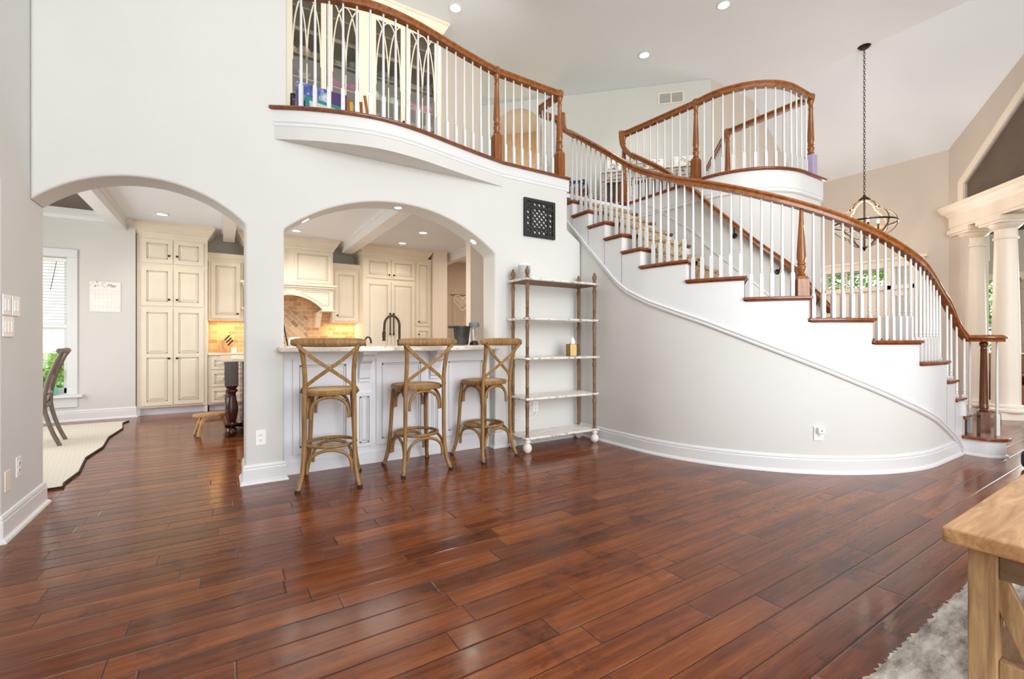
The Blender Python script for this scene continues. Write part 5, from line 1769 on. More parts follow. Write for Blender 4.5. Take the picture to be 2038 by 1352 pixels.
for x, lb in ((0.60, 'small lit light at the left end of the second arch'), (1.43, 'small lit light at the crown of the second arch'), (2.25, 'small lit light at the right end of the second arch')):
    dx_ = x - 1.429
    z_ = cz_ + sqrt(Rr * Rr - dx_ * dx_)
    n_ = -Vector((dx_, 0, z_ - cz_)).normalized()
    can_light(Vector((x, 4.31, z_)) + n_ * 0.002, lb, n_, r=0.040, power=8)

# ------------------------------------------------------------------ chandelier
CH = Vector((8.22, 2.97, 0))
ch = thing('chandelier', 'round strapwork orb chandelier on a long chain in the foyer', 'chandelier', (CH.x, CH.y, 2.90))
zc_ = ZC - 2.90
MB().lathe([(0.0, zc_ - 0.05), (0.03, zc_ - 0.045), (0.07, zc_ - 0.02), (0.085, zc_ - 0.001), (0.0, zc_ - 0.001)], n=24).build('canopy', M['bronze'], ch)
mb = MB()
z = 0.44
k = 0
while z < zc_ - 0.06:
    pts = []
    for i in range(10):
        a = 2 * pi * i / 10
        x_, z_ = 0.013 * cos(a), 0.026 * sin(a)
        pts.append((x_ if k % 2 == 0 else 0, 0 if k % 2 == 0 else x_, z + 0.02 + z_))
    mb.tube(pts, 0.0038, 5, closed=True)
    z += 0.040
    k += 1
c_ = mb.build('chain', M['bronze'], ch)
MB().lathe([(0.0, 0.45), (0.018, 0.44), (0.022, 0.42), (0.05, 0.40), (0.075, 0.375), (0.08, 0.36), (0.0, 0.355)], n=18).build('top_cap', M['bronze'], ch)
MB().lathe([(0.0, -0.41), (0.012, -0.40), (0.016, -0.38), (0.05, -0.355), (0.03, -0.34), (0.0, -0.335)], n=16).build('bottom_finial', M['bronze'], ch)
strap = wood('strap_wood', '57473a', '84705c', 0.6)
def quatre(sc=1.0):
    a = 0.19
    pts = []
    for k in range(4):
        ca = pi / 2 * k
        arc = [(a + a * 1.02 * cos(t), a * 1.02 * sin(t)) for t in [-pi / 2 * 0.86 + pi * 0.86 * i / 14 for i in range(15)]]
        arc.append((a * 1.20, a * 1.20))
        for x, y in arc:
            pts.append((x * cos(ca) - y * sin(ca), x * sin(ca) + y * cos(ca)))
    return pts
for az in (20, 65, 110, 155):
    mb = MB()
    q = quatre()
    n = len(q)
    w_, t_ = 0.026, 0.011
    vs, fs = [], []
    R_ = Matrix.Rotation(radians(az), 3, 'Z')
    for (x, z) in q:
        l = sqrt(x * x + z * z)
        ux, uz = x / l, z / l
        for d, e in ((t_, w_ / 2), (t_, -w_ / 2), (-t_ * 0.2, -w_ / 2), (-t_ * 0.2, w_ / 2)):
            vs.append(R_ @ Vector((x + ux * d, e, (z + uz * d) * 0.93)))
    for i in range(n):
        for j in range(4):
            fs.append((4 * i + j, 4 * i + (j + 1) % 4, 4 * ((i + 1) % n) + (j + 1) % 4, 4 * ((i + 1) % n) + j))
    mb.add(vs, fs)
    mb.build('strap_frame', strap, ch)
mb = MB().lathe([(0.392, -0.014), (0.402, -0.014), (0.402, 0.014), (0.392, 0.014), (0.392, -0.014)], n=48)
mb.build('ring', M['bronze'], ch)
MB().tube([(0, 0, 0.38), (0, 0, -0.35)], 0.008, 8).build('stem', M['bronze'], ch)
for i in range(4):
    a = radians(35 + 90 * i)
    x, y = 0.17 * cos(a), 0.17 * sin(a)
    o = MB().tube(catmull([(0, 0, -0.20), (x * 0.5, y * 0.5, -0.22), (x * 0.95, y * 0.95, -0.17), (x, y, -0.11)], 5), 0.006, 8).lathe([(0.0, -0.12), (0.03, -0.115), (0.032, -0.105), (0.014, -0.10), (0.014, 0.0), (0.0, 0.0)], (x, y, 0), 12).build('candle_arm', M['bronze'], ch)
    MB().lathe([(0.010, 0.0), (0.016, 0.02), (0.014, 0.04), (0.004, 0.068), (0.0, 0.07)], (x, y, 0), 12).build('bulb', M['bulb'], o)
    point('chandelier_bulb', (CH.x + x, CH.y + y, 2.90 + 0.1), 6.0, (1.0, 0.82, 0.64), 0.03)

# ------------------------------------------------------------------ loft bookcase with arched glass doors and yarn
bk = thing('glass_bookcase', 'built-in cream bookcase on the loft with gothic arched glass doors', 'bookcase', (1.5, 6.2, ZF))
BX0, BX1, BY, BB = 0.16, 2.60, 5.96, 6.42
mb = MB()
mb.box(BX0, BX1, BY + 0.02, BB, ZF, ZF + 0.14).box(BX0, BX1, BY + 0.02, BB, 5.42, 5.46).box(BX0, BX1, BB - 0.02, BB, ZF, 5.46).box(BX1 - 0.03, BX1, BY, BB, ZF, 5.46).box(BX0, BX0 + 0.03, BY, BB, ZF, 5.46)
to_local(mb, bk).build('carcass', M['cream'], bk)
mb = MB()
for x, x2 in ((BX0, 0.2), (0.60, 0.63), (1.52, 1.615), (2.55, BX1)):
    mb.box(x, x2, BY - 0.004, BY + 0.025, ZF, 5.44)
mb.box(BX0, BX1, BY - 0.003, BY + 0.025, ZF, ZF + 0.12).box(BX0, BX1, BY - 0.003, BY + 0.025, 5.39, 5.45)
to_local(mb, bk).build('face_frame', M['cream'], bk, bevel=0.003)
mb = crown(MB(), BX0, BX1, BY, BB, 5.42, 0.93); to_local(mb, bk).build('crown_moulding', M['cream'], bk)
shelf_z = [ZF + 0.14 + 0.285 * k for k in range(8)]
for z in shelf_z[1:]:
    mb = MB().box(BX0 + 0.03, BX1 - 0.03, BY + 0.06, BB - 0.02, z - 0.012, z)
    to_local(mb, bk).build('shelf', plain('dark_shelf', 'b9b2a6', 0.5) if z == shelf_z[1] else bpy.data.materials['dark_shelf'], bk)
bays = [(0.20, 0.60), (0.63, 1.07), (1.08, 1.52), (1.615, 2.068), (2.077, 2.55)]
for i, (x0, x1) in enumerate(bays):
    w_, h_ = x1 - x0, 5.38 - (ZF + 0.13)
    d = MB()
    fr = 0.062
    d.box(0, fr, -0.022, 0, 0, h_).box(w_ - fr, w_, -0.022, 0, 0, h_).box(fr, w_ - fr, -0.022, 0, 0, fr).box(fr, w_ - fr, -0.022, 0, h_ - fr, h_)
    o = d.build('glass_door', M['cream'], bk, bevel=0.003)
    o.location = Vector((x0, BY - 0.004, ZF + 0.13)) - bk.location
    MB().box(fr, w_ - fr, -0.010, -0.007, fr, h_ - fr).build('pane', M['dark_glass'], o)
    mb = MB()
    wi = w_ - 2 * fr
    # interlaced gothic arcs : uprights at the thirds curving over to the far side near the top
    zt_ = h_ - fr
    za = zt_ - 0.85
    md = fr + wi / 2
    for xs_, xe_, top in ((fr, md, zt_), (md, fr, zt_), (md, fr + wi, zt_), (fr + wi, md, zt_)):
        pts = []
        for k in range(15):
            t = k / 14
            x = xs_ + (xe_ - xs_) * (1 - cos(t * pi / 2))
            z = za + (top - za) * sin(t * pi / 2) ** 0.9 if t > 0 else za
            if fr <= x <= w_ - fr:
                pts.append((x, -0.013, z))
        mb.tube(pts, 0.009, 6)
    mb.tube([(fr + wi / 2, -0.013, fr), (fr + wi / 2, -0.013, za)], 0.009, 6)
    mb.build('muntins', M['cream'], o)
    kx = w_ - 0.028 if i in (1, 3) else 0.028
    knob(o, kx, -0.022, 0.95 if False else 0.88)

cols = [('plum', '5b2a54'), ('pink', 'd58aa6'), ('teal', '2a8f86'), ('magenta', 'b23a78'), ('grey', '8d8d92'), ('white', 'd9d8d4'), ('blue', '4166b5'), ('brown', '6b4a3a'), ('cream', 'd8c9ad'), ('charcoal', '3d3c42')]
ym = {n: plain('yarn_' + n, h, 0.95, 0, 0.18, 60, 0.6, 90) for n, h in cols}
ball = MB()
for i in range(9):
    pass
ball.lathe([(0.0, 0.0)] + [(0.080 * sin(pi * k / 12), 0.075 - 0.075 * cos(pi * k / 12)) for k in range(1, 12)] + [(0.0, 0.150)], n=18)
proto = {}
palette = {0: ['plum', 'pink', 'brown'], 1: ['charcoal', 'plum', 'cream'], 2: ['teal', 'magenta', 'grey'], 3: ['charcoal', 'white', 'grey'], 4: ['white', 'pink', 'grey'], 5: ['grey', 'white', 'blue']}
names_shelf = ['bottom', 'second', 'third', 'fourth', 'fifth', 'sixth', 'seventh']
names_door = ['first', 'second', 'third', 'fourth', 'fifth']
for i, (x0, x1) in enumerate(bays):
    for k in range(0, 6):
        z = shelf_z[k] + (0.0 if k == 0 else 0.0)
        c = palette[i][k % 3] if not (i == 4 and k in (0, 1)) else 'blue'
        for j in range(2 if (i + k) % 2 else 3):
            nj = 2 if (i + k) % 2 else 3
            if c not in proto:
                yb = ball.build('yarn_ball', ym[c])
                proto[c] = yb
            else:
                yb = proto[c].copy(); C.objects.link(yb)
            yb.location = (x0 + 0.075 + (x1 - x0 - 0.15) * j / max(1, nj - 1) * 0.96, 6.12 + 0.05 * ((j + k) % 2), z)
            tag(yb, '%s yarn balls on the %s shelf up behind the %s glass door from the left' % (c, names_shelf[k], names_door[i]), 'yarn', 'yarn in the loft bookcase, shelf %d door %d' % (k + 1, i + 1))

# craft things standing on the loft floor behind the spindles
es = thing('small_easel', 'small brown wooden easel on the loft behind the balcony spindles', 'easel', (1.16, 4.78, ZF), radians(-20))
for a, b in (((-0.14, 0.0, 0), (-0.10, 0.12, 0.62)), ((0.16, 0.0, 0), (0.06, 0.12, 0.66)), ((0.03, 0.34, 0), (0.02, 0.13, 0.60))):
    MB().beam(a, b, 0.03, 0.02, (0, 1, 0)).build('leg', M['easel'], es)
MB().beam((-0.16, -0.01, 0.16), (0.18, -0.01, 0.16), 0.03, 0.03).build('ledge', M['easel'], es)
wb = thing('drawing_board', 'teal framed white drawing board on the loft floor behind the spindles', 'drawing board', (0.84, 4.62, ZF), radians(8))
mb = MB().box(-0.17, 0.17, 0, 0.018, 0.0, 0.035).box(-0.17, 0.17, 0, 0.018, 0.395, 0.43).box(-0.17, -0.135, 0, 0.018, 0.035, 0.395).box(0.135, 0.17, 0, 0.018, 0.035, 0.395)
rx = Matrix.Rotation(radians(-14), 4, 'X')
mb.xf(rx).build('frame', M['teal'], wb)
MB().box(-0.135, 0.135, 0.004, 0.012, 0.035, 0.395).xf(rx).build('board', M['cork'], wb)
for nm, lb, m_, x, y, w_, h_, rz in (('puzzle_box', 'blue and white printed box behind the teal drawing board on the loft', 'box_blue', 0.76, 4.80, 0.34, 0.57, 4),
                                    ('storage_box', 'purple box beside the small easel on the loft', 'box_purple', 0.97, 4.78, 0.16, 0.55, -5),
                                    ('slim_box', 'thin yellow box between the purple box and the easel on the loft', 'box_yellow', 1.075, 4.66, 0.03, 0.44, -20)):
    o = MB().box(-w_ / 2, w_ / 2, -0.03, 0.03, 0, h_).build(nm, M[m_], bevel=0.003)
    o.location = (x, y, ZF); o.rotation_euler = (0, 0, radians(rz))
    tag(o, lb, 'box')
rk_ = thing('garment_rack', 'low black metal rack on the loft behind the drawing board', 'rack', (0.86, 5.15, ZF))
for x in (-0.27, 0.33):
    MB().tube([(x, -0.12, 0), (x, 0, 0.62), (x, 0.12, 0)], 0.009, 6).build('leg', M['black'], rk_)
MB().tube([(-0.27, 0, 0.62), (0.33, 0, 0.62)], 0.009, 6).build('rail', M['black'], rk_)

# ------------------------------------------------------------------ console with signs and the small chest on the loft
R_ = Matrix.Rotation(radians(-45), 4, 'Z')
cn = thing('console_cabinet', 'white distressed console with drawers and dark open cubbies against the angled loft wall', 'console', (6.02, 5.22, ZF), radians(-45))
cw, chh = 0.76, 0.98
mb = MB().box(-cw, cw, -0.02, 0.40, 0.10, chh - 0.03)
mb = MB().box(-cw, cw, 0.38, 0.40, 0.04, chh - 0.03).box(-cw, -cw + 0.04, 0, 0.40, 0, chh - 0.03).box(cw - 0.04, cw, 0, 0.40, 0, chh - 0.03).box(-cw, cw, 0, 0.40, 0.06, 0.10).box(-cw, cw, 0, 0.40, 0.40, 0.43).box(-cw, cw, 0.0, 0.40, 0.785, 0.815)
for x in (-0.27, 0.25):
    mb.box(x, x + 0.03, 0, 0.38, 0.10, 0.80)
mb.build('carcass', M['console'], cn)
MB().box(-cw - 0.03, cw + 0.03, -0.03, 0.41, chh - 0.03, chh).build('top', M['distressed'], cn, bevel=0.005)
MB().box(-cw + 0.04, cw - 0.04, 0.06, 0.08, 0.10, 0.785).build('back_panel', M['cherry'], cn)
for k in range(3):
    x0 = -cw + 0.05 + 0.49 * k
    d = MB().box(x0, x0 + 0.46, -0.012, 0.30, 0.825, 0.94).build('drawer', M['console'], cn, bevel=0.004)
    MB().tube([(x0 + 0.17, -0.012, 0.88), (x0 + 0.17, -0.03, 0.88), (x0 + 0.29, -0.03, 0.88), (x0 + 0.29, -0.012, 0.88)], 0.005, 6).build('pull', M['bronze'], d)
def squiggle(root, w_, h_, y, z0, n, seed):
    rr_ = random.Random(seed)
    mb = MB()
    for k in range(n):
        x = rr_.uniform(-w_, w_); z = z0 + rr_.uniform(0.2, 0.8) * h_
        pts = [(x + 0.022 * cos(a) * rr_.uniform(0.5, 1.2), y, z + 0.026 * sin(a) * rr_.uniform(0.5, 1.2)) for a in [0.9 * i for i in range(6)]]
        mb.tube(pts, 0.0035, 5)
    return mb
def pillow(x, w_, h_, lab, seed, inkmat, n):
    p = thing('decorative_pillow', lab, 'pillow')
    p.matrix_world = Matrix.Translation(Vector((6.02, 5.22, ZF + chh + 0.001))) @ R_ @ Matrix.Translation((x, 0.22, 0)) @ Matrix.Rotation(radians(-12), 4, 'X')
    mb = MB()
    N = 14
    for sgn in (1, -1):
        vs = []
        for i in range(N + 1):
            for j in range(N + 1):
                u, v = 2 * i / N - 1, 2 * j / N - 1
                th = 0.055 * ((1 - u ** 4) * (1 - v ** 4)) ** 0.6
                k_ = 1 - 0.05 * (1 - abs(u)) * 0 - 0.06 * (1 - u * u) * 0
                vs.append((u * w_ / 2 * (1 - 0.05 * (1 - v * v)), -sgn * th, h_ / 2 + v * h_ / 2 * (1 - 0.05 * (1 - u * u))))
        fs = [(i * (N + 1) + j, (i + 1) * (N + 1) + j, (i + 1) * (N + 1) + j + 1, i * (N + 1) + j + 1) for i in range(N) for j in range(N)]
        if sgn < 0: fs = [tuple(reversed(f)) for f in fs]
        mb.add(vs, fs, 0, True)
    mb.build('cover', M['tissue'], p, recalc=False)
    squiggle(p, w_ * 0.3, h_, -0.058, 0, n, seed).build('print', inkmat, p)
ink_d = plain('dark_print', '2a2a3c', 0.8)
ink_r = plain('rust_print', '9a4a3a', 0.8)
pillow(-0.56, 0.30, 0.30, 'white pillow with a dark floral print at the left end of the loft console', 3, ink_d, 12)
pillow(0.15, 0.34, 0.24, 'white pillow with small dark print in the middle of the loft console', 5, ink_d, 7)
pillow(0.60, 0.34, 0.26, 'white pillow with a rust coloured print at the right end of the loft console', 8, ink_r, 6)
ba = thing('wire_basket', 'low dark wire basket between the pillows on the loft console', 'basket')
ba.matrix_world = Matrix.Translation(Vector((6.02, 5.22, ZF + chh + 0.001))) @ R_ @ Matrix.Translation((-0.18, 0.2, 0))
mb = MB()
for z in (0.006, 0.06, 0.12):
    mb.tube([(x, y, z) for x, y in ((-0.13, -0.1), (0.13, -0.1), (0.13, 0.1), (-0.13, 0.1))], 0.004, 5, closed=True)
for k in range(8):
    mb.tube([(-0.13 + 0.26 * k / 7, -0.1, 0.006), (-0.13 + 0.26 * k / 7, -0.1, 0.12)], 0.003, 5)
    mb.tube([(-0.13 + 0.26 * k / 7, 0.1, 0.006), (-0.13 + 0.26 * k / 7, 0.1, 0.12)], 0.003, 5)
mb.build('wires', M['bronze'], ba)
MB().tube([(-0.13, 0, 0.12)] + [(0.13 * -cos(a), 0, 0.12 + 0.10 * sin(a)) for a in [pi * i / 10 for i in range(1, 10)]] + [(0.13, 0, 0.12)], 0.004, 5).build('handle', M['bronze'], ba)

nb = thing('upholstered_chest', 'small brown chest with a navy floral cushion at the head of the stairs', 'chest', (4.98, 5.98, ZF), radians(-45))
mb = MB().box(-0.24, 0.24, 0.0, 0.42, 0.08, 0.60).box(-0.26, 0.26, -0.02, 0.44, 0.60, 0.63)
for x in (-0.21, 0.17):
    for y in (0.02, 0.36):
        mb.box(x, x + 0.04, y, y + 0.04, 0, 0.08)
mb.build('case', wood('chest_wood', '4a2a1a', '7a4a2e', 0.4), nb, bevel=0.004)
MB().box(-0.27, 0.27, -0.03, 0.45, 0.632, 0.80).build('cushion', M['navy'], nb, bevel=0.03, segs=3)

# ------------------------------------------------------------------ columns
def column(pos, label):
    c = thing('column', label, 'column', pos, 0, 'white columns under the entablature')
    r = 0.148
    MB().lathe([(0.0, 0), (0.235, 0.0), (0.235, 0.10), (0.0, 0.10)], n=4).xf(Matrix.Rotation(radians(0), 4, 'Z')).build('plinth', M['cream_trim'], c, bevel=0.004)
    MB().lathe([(0.0, 0.10), (0.20, 0.10), (0.218, 0.12), (0.218, 0.145), (0.20, 0.165), (0.185, 0.17), (0.192, 0.185), (0.188, 0.20), (0.172, 0.215), (0.0, 0.215)], n=36).build('base', M['cream_trim'], c)
    sh = [(r + 0.008, 0.215)] + [(r + 0.005 - 0.035 * (t ** 1.7), 0.23 + 2.37 * t) for t in [i / 10 for i in range(11)]]
    MB().lathe(sh, n=40).build('shaft', M['cream_trim'], c)
    MB().lathe([(0.0, 2.60), (0.134, 2.60), (0.138, 2.615), (0.134, 2.63), (0.120, 2.635), (0.120, 2.74), (0.135, 2.75), (0.155, 2.77), (0.180, 2.80), (0.185, 2.82), (0.0, 2.82)], n=36).build('capital', M['cream_trim'], c)
    MB().box(-0.20, 0.20, -0.20, 0.20, 2.82, 2.855).box(-0.225, 0.225, -0.225, 0.225, 2.855, 2.918).xf(Matrix.Rotation(radians(45), 4, 'Z')).build('abacus', M['cream_trim'], c)
    return c
column((10.0, 2.16, 0), 'tall white round column next to the foyer wall, farther of the two')
column((9.575, 1.735, 0), 'tall white round column nearer the right edge of the picture')

# ------------------------------------------------------------------ breakfast nook
rgp = [(-3.8, 8.30), (-1.12, 8.26), (-1.16, 8.10), (-1.09, 7.6), (-1.13, 7.0), (-1.08, 6.4), (-1.12, 5.9), (-1.05, 5.3), (-1.07, 4.95), (-1.05, 4.83), (-1.3, 4.80), (-3.8, 4.80)]
rug = MB().prism(rgp, 0.002, 0.014).build('nook_rug', M['nook_rug'])
tag(rug, 'large cream diamond-pattern rug in the breakfast nook', 'rug')
MB().sweep([Vector((x, y, 0.002)) for x, y in rgp[1:11]], [(0, 0), (-0.012, 0), (-0.012, 0.0155), (0, 0.0155)]).build('binding', M['rug_edge'], rug)['label'] = 'dark rug binding'

dc = thing('dining_chair', 'grey-washed cross-back dining chair at the left edge of the nook', 'chair', (-1.80, 6.86, 0.014), radians(96))
# local: front -x? the chair faces +y locally, the back is at -y
cg = M['chair_grey']
for s in (-1, 1):
    pts = catmull([(s * 0.20, -0.31, 0.0), (s * 0.20, -0.25, 0.16), (s * 0.205, -0.20, 0.36), (s * 0.21, -0.19, 0.50), (s * 0.215, -0.22, 0.70), (s * 0.22, -0.29, 0.92), (s * 0.225, -0.33, 1.0)], 5)
    MB().tube(pts, [0.019] * len(pts), 10).build('back_leg', cg, dc)
    MB().tube([(s * 0.20, 0.22, 0), (s * 0.205, 0.215, 0.25), (s * 0.21, 0.20, 0.45)], [0.014, 0.018, 0.022], 10).build('front_leg', cg, dc)
    MB().tube(catmull([(s * 0.18, -0.325, 0.98), (s * 0.06, -0.26, 0.83), (-s * 0.07, -0.22, 0.66), (-s * 0.19, -0.20, 0.56)], 5), 0.012, 8).build('cross_strap', cg, dc)
MB().tube([(x, -0.345 + 0.5 * x * x, 1.015) for x in [-0.26 + 0.52 * i / 14 for i in range(15)]], 0.028, 12).build('top_rail', cg, dc)
MB().tube([(x, -0.215 + 0.3 * x * x, 0.555) for x in [-0.20 + 0.4 * i / 8 for i in range(9)]], 0.016, 10).build('lower_rail', cg, dc)
MB().prism([(-0.23, -0.20), (0.23, -0.20), (0.25, 0.24), (-0.25, 0.24)], 0.395, 0.455).build('seat_frame', cg, dc, bevel=0.012)
MB().prism([(-0.21, -0.18), (0.21, -0.18), (0.23, 0.225), (-0.23, 0.225)], 0.455, 0.505).build('seat_cushion', M['seat_cloth'], dc, bevel=0.02, segs=3)

cal = thing('wall_calendar', 'white paper calendar with a floral header on the nook wall', 'calendar', (-1.435, 8.697, 1.765))
MB().box(-0.17, 0.17, -0.006, 0, -0.215, 0.215).build('sheet', M['paper'], cal)
mb = MB()
for k in range(6):
    z = 0.10 - 0.06 * k
    mb.box(-0.15, 0.15, -0.0072, -0.006, z, z + 0.0016)
for k in range(8):
    x = -0.15 + 0.3 * k / 7
    mb.box(x - 0.0008, x + 0.0008, -0.0072, -0.006, -0.20, 0.10)
mb.build('ruling', plain('pale_ruling', 'd9d8d6', 0.8), cal)
mb = MB()
rr2 = random.Random(4)
for k in range(26):
    x, z = rr2.uniform(-0.15, 0.0), rr2.uniform(0.13, 0.205) - 0.0
    a = rr2.uniform(0, pi)
    l = rr2.uniform(0.010, 0.022)
    mb.add([(x, -0.0075, z), (x + l * cos(a) + 0.004, -0.0075, z + l * sin(a)), (x + 1.6 * l * cos(a), -0.0075, z + 1.6 * l * sin(a)), (x + l * cos(a) - 0.004, -0.0075, z + l * sin(a) + 0.006)], [(0, 1, 2, 3)])
mb.build('floral_print', M['green_ink'], cal)
fc = bpy.data.curves.new('month', 'FONT'); fc.body = 'May'; fc.size = 0.062; fc.extrude = 0.0006; fc.shear = 0.35; fc.align_x = 'CENTER'
fo = bpy.data.objects.new('month_lettering', fc); C.objects.link(fo); fo.parent = cal
fo.location = (0.065, -0.0075, 0.145); fo.rotation_euler = (radians(90), 0, 0)
bpy.context.view_layer.update()
fme = bpy.data.meshes.new_from_object(fo.evaluated_get(bpy.context.evaluated_depsgraph_get()))
fme.materials.clear(); fme.materials.append(M['ink'])
fo2 = bpy.data.objects.new('month_lettering', fme); C.objects.link(fo2); fo2.parent = cal
fo2.location = fo.location; fo2.rotation_euler = fo.rotation_euler
bpy.data.objects.remove(fo)
cal.rotation_euler = (0, 0, 0)

bd = thing('window_blind', 'half-raised white slatted blind in the nook window', 'blind', ((wx0 + wx1) / 2, 8.725, 2.28))
hw = (wx1 - wx0) / 2 - 0.015
MB().box(-hw, hw, -0.03, 0.03, -0.05, 0.0).build('head_rail', M['plastic_w'], bd)
mb = MB()
for k in range(20):
    z = -0.08 - 0.043 * k
    mb.beam((-hw, 0, z), (hw, 0, z), 0.045, 0.003, (0, 0.15, 1))
mb.build('slats', M['plastic_w'], bd)
MB().box(-hw, hw, -0.025, 0.025, -0.965, -0.93).build('bottom_rail', M['plastic_w'], bd)
MB().tube([(hw - 0.1, -0.035, -0.05), (hw - 0.16, -0.04, -0.45)], 0.004, 6).build('wand', M['slot'], bd)
vz = thing('window_plant', 'leafy green plant in a mint glass jar on the nook window stool', 'plant', (-1.98, 8.655, wz0 - 0.018))
MB().lathe([(0.0, 0), (0.038, 0), (0.05, 0.03), (0.05, 0.10), (0.036, 0.13), (0.040, 0.15), (0.0, 0.15)], n=18).build('jar', M['mint'], vz)
mb = MB()
rr3 = random.Random(11)
for k in range(60):
    a, l, e = rr3.uniform(0, 2 * pi), rr3.uniform(0.06, 0.16), rr3.uniform(0.3, 1.3)
    b_ = Vector((0, 0, 0.15)) + Vector((cos(a) * 0.3 * l, sin(a) * 0.15 * l, l * 1.1))
    d = Vector((cos(a) * cos(e), sin(a) * cos(e) * 0.25, sin(e) * 0.8)) * 0.07
    n_ = Vector((-sin(a), cos(a), 0)) * 0.018
    mb.add([b_, b_ + d * 0.5 + n_, b_ + d, b_ + d * 0.5 - n_], [(0, 1, 2, 3)])
mb.build('leaves', M['leaf'], vz)

# ------------------------------------------------------------------ dining side : sofa, blind
sf = thing('leather_sofa', 'brown leather sofa beyond the nearer white column', 'sofa', (10.9, 1.15, 0), radians(-48))
MB().box(-0.9, 0.9, 0.0, 0.85, 0.12, 0.45).build('base', M['leather'], sf, bevel=0.04, segs=3)
MB().box(-0.9, 0.9, 0.62, 0.9, 0.30, 0.92).build('backrest', M['leather'], sf, bevel=0.08, segs=4)
for s in (-1, 1):
    MB().box(s * 0.72, s * 1.0, 0.0, 0.9, 0.12, 0.66).build('arm', M['leather'], sf, bevel=0.07, segs=4)
for k in range(2):
    MB().box(-0.70 + 0.7 * k, -0.02 + 0.7 * k, -0.02, 0.62, 0.45, 0.60).build('seat_cushion', M['leather'], sf, bevel=0.05, segs=3)
for x in (-0.8, 0.8):
    for y in (0.1, 0.8):
        MB().box(x - 0.03, x + 0.03, y - 0.03, y + 0.03, 0, 0.12).build('foot', M['cherry'], sf)
b2 = thing('dining_blind', 'white slatted blind at the right edge of the picture beyond the columns', 'blind', (DX - 0.06, 1.85, 2.40))
MB().box(-0.02, 0.02, -0.37, 0.37, -0.05, 0.0).build('head_rail', M['cream_trim'], b2)
mb = MB()
for k in range(36):
    z = -0.07 - 0.045 * k
    mb.beam((0, -0.36, z), (0, 0.36, z), 0.045, 0.003, (0.6, 0, 0.8))
mb.build('slats', M['cream_trim'], b2)

# ------------------------------------------------------------------ side table, rug and cushion at the lower right
TX, TY, TZ = 1.79, 0.455, 0.60
tbx = thing('side_table', 'pale solid wood side table with an X-braced end, lower right corner', 'table', (2.45, 0.05, 0))
def tl(mb): return to_local(mb, tbx)
tl(MB().box(TX, 3.15, -0.42, TY, TZ - 0.046, TZ)).build('top', M['mango_top'], tbx, bevel=0.007, segs=3)
LXa, LYa, lw = TX + 0.045, TY - 0.045, 0.062
for x in (LXa, 3.15 - 0.045 - lw):
    for y in (LYa - lw, -0.42 + 0.045):
        tl(MB().box(x, x + lw, y, y + lw, 0.012 if y > -9 else 0, TZ - 0.046)).build('leg', M['mango_leg'], tbx, bevel=0.004)
tl(MB().box(LXa + 0.008, LXa + 0.035, -0.375 + lw, LYa - lw, TZ - 0.125, TZ - 0.046)).build('apron', M['mango_dark'], tbx, bevel=0.003)
tl(MB().box(LXa + lw, 3.10 - lw, LYa - 0.035, LYa - 0.008, TZ - 0.125, TZ - 0.046)).build('apron', M['mango_dark'], tbx, bevel=0.003)
tl(MB().box(LXa + lw, 3.10 - lw, -0.412 + 0.045, -0.385 + 0.045, TZ - 0.125, TZ - 0.046)).build('apron', M['mango_dark'], tbx, bevel=0.003)
tl(MB().box(LXa + 0.008, LXa + 0.045, -0.375 + lw, LYa - lw, 0.185, 0.245)).build('stretcher', M['mango_leg'], tbx, bevel=0.003)
ya, yb = LYa - lw, -0.375 + lw
yy = [0.392, 0.292, 0.192, 0.092, -0.008, -0.108, -0.208, -0.300]
for i in range(7):
    za_, zb_ = (TZ - 0.115, 0.235) if i % 2 == 0 else (0.235, TZ - 0.115)
    tl(MB().beam((LXa + 0.024, yy[i] - 0.03, za_), (LXa + 0.024, yy[i + 1] - 0.03, zb_), 0.020, 0.052, (0, -1, 0))).build('cross_brace', M['mango_leg'], tbx, bevel=0.003)
for k in range(6):
    y0 = -0.36 + 0.125 * k
    tl(MB().box(LXa + 0.046, 3.10 - 0.01, y0, min(y0 + 0.118, LYa - 0.004), 0.225, 0.243)).build('shelf_board', M['mango_shelf'], tbx, bevel=0.003)
sr_ = MB()
gx, gy = 200, 120
vs = []
rr4 = random.Random(2)
for i in range(gx + 1):
    for j in range(gy + 1):
        x, y = 1.45 + 2.4 * i / gx, -1.6 + 2.26 * j / gy
        ed = 0.02 if 0 < i < gx and 0 < j < gy else 0.0
        vs.append((x + rr4.uniform(-0.007, 0.007), y + rr4.uniform(-0.009, 0.009), 0.002 if ed == 0 else 0.012 + rr4.uniform(-0.004, 0.005)))
sr_.add(vs, [(i * (gy + 1) + j, (i + 1) * (gy + 1) + j, (i + 1) * (gy + 1) + j + 1, i * (gy + 1) + j + 1) for i in range(gx) for j in range(gy)], 0, True)
o = sr_.build('shag_rug', M['shag'])
tag(o, 'mottled grey and white shag rug under the side table', 'rug')
cu = MB().box(5.98, 6.55, 0.45, 1.0, 0.0, 0.17).build('floor_cushion', M['dark_cloth'], bevel=0.05, segs=4)
tag(cu, 'dark grey floor cushion beyond the side table at the right edge', 'cushion')

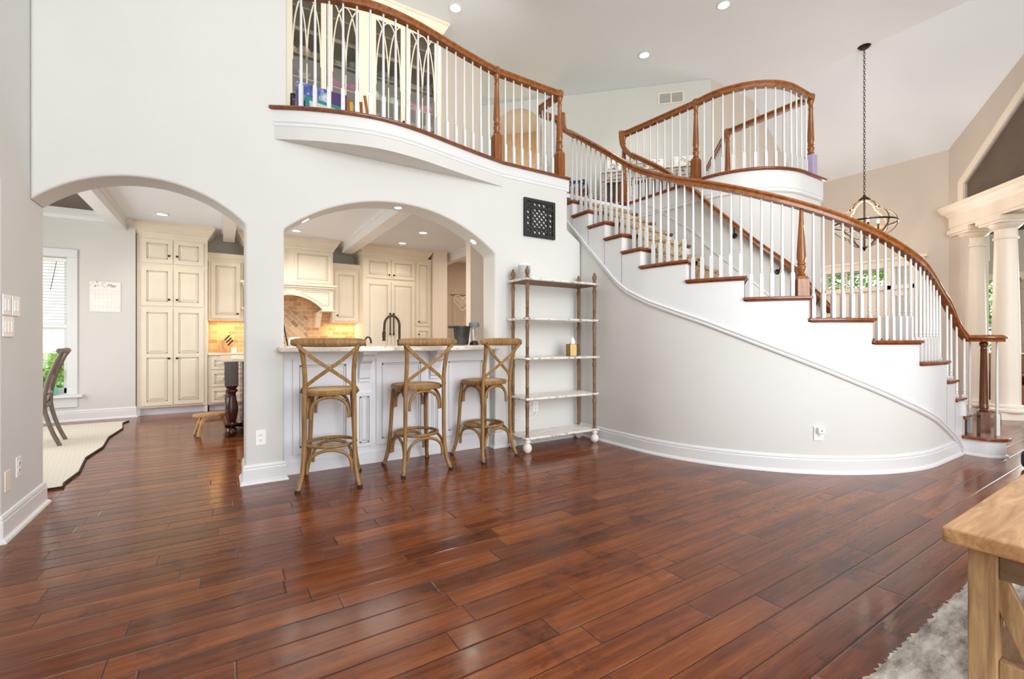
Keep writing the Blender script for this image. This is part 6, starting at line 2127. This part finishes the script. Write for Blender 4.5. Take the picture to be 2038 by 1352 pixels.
# ------------------------------------------------------------------ garden outside
def leafy(name, label, cat, loc, rad, n, trunk, mat, seed, lsize=0.16, group=None):
    rr_ = random.Random(seed)
    t = thing(name, label, cat, loc, 0, group)
    if trunk:
        MB().tube([(0, 0, 0), (0.04, 0.02, trunk * 0.5), (0, 0, trunk + rad[2] * 0.4)], [0.11, 0.09, 0.05], 8).build('trunk', M['bark'], t)
    mb = MB()
    cen = trunk + rad[2]
    for k in range(n):
        while True:
            u = Vector((rr_.uniform(-1, 1), rr_.uniform(-1, 1), rr_.uniform(-1, 1)))
            if 0.25 < u.length < 1: break
        p = Vector((u.x * rad[0], u.y * rad[1], cen + u.z * rad[2]))
        d = Vector((rr_.gauss(0, 1), rr_.gauss(0, 1), rr_.gauss(-0.2, 0.6))).normalized()
        s_ = d.cross(Vector((rr_.gauss(0, 1), rr_.gauss(0, 1), rr_.gauss(0, 1)))).normalized()
        l = lsize * rr_.uniform(0.6, 1.2)
        mb.add([p, p + d * l * 0.5 + s_ * l * 0.28, p + d * l, p + d * l * 0.5 - s_ * l * 0.28], [(0, 1, 2, 3)])
    mb.build('foliage', mat, t, recalc=False)
    return t
leafy('garden_tree', 'bright green tree outside the foyer transom, right part', 'tree', (15.3, 5.2, -0.12), (1.3, 1.5, 1.5), 2200, 1.3, M['leaf'], 1)
leafy('garden_tree', 'darker green tree outside the foyer transom, left part', 'tree', (15.3, 7.4, -0.12), (1.4, 1.5, 1.5), 2200, 1.2, M['leaf_dark'], 2)
leafy('garden_tree', 'green tree outside the dining window between the columns', 'tree', (16.8, 3.2, -0.12), (1.4, 1.6, 1.6), 2600, 0.7, M['leaf'], 3)
leafy('garden_shrub', 'green shrub outside the nook window', 'shrub', (-2.6, 10.6, -0.12), (0.9, 0.6, 0.55), 1300, 0.0, M['leaf'], 4, 0.12)
leafy('garden_shrub', 'green shrub outside the sidelight right of the front door', 'shrub', (12.9, 3.95, -0.12), (0.7, 0.8, 1.05), 1500, 0.0, M['leaf'], 5, 0.13)
leafy('garden_shrub', 'green shrub outside the sidelight left of the front door', 'shrub', (12.6, 5.6, -0.12), (0.7, 0.8, 1.0), 1500, 0.0, M['leaf_dark'], 6, 0.13)
struct(MB().box(11.9, 12.1, 2.4, 7.0, 2.62, 3.1).build('porch_beam', M['sage']))
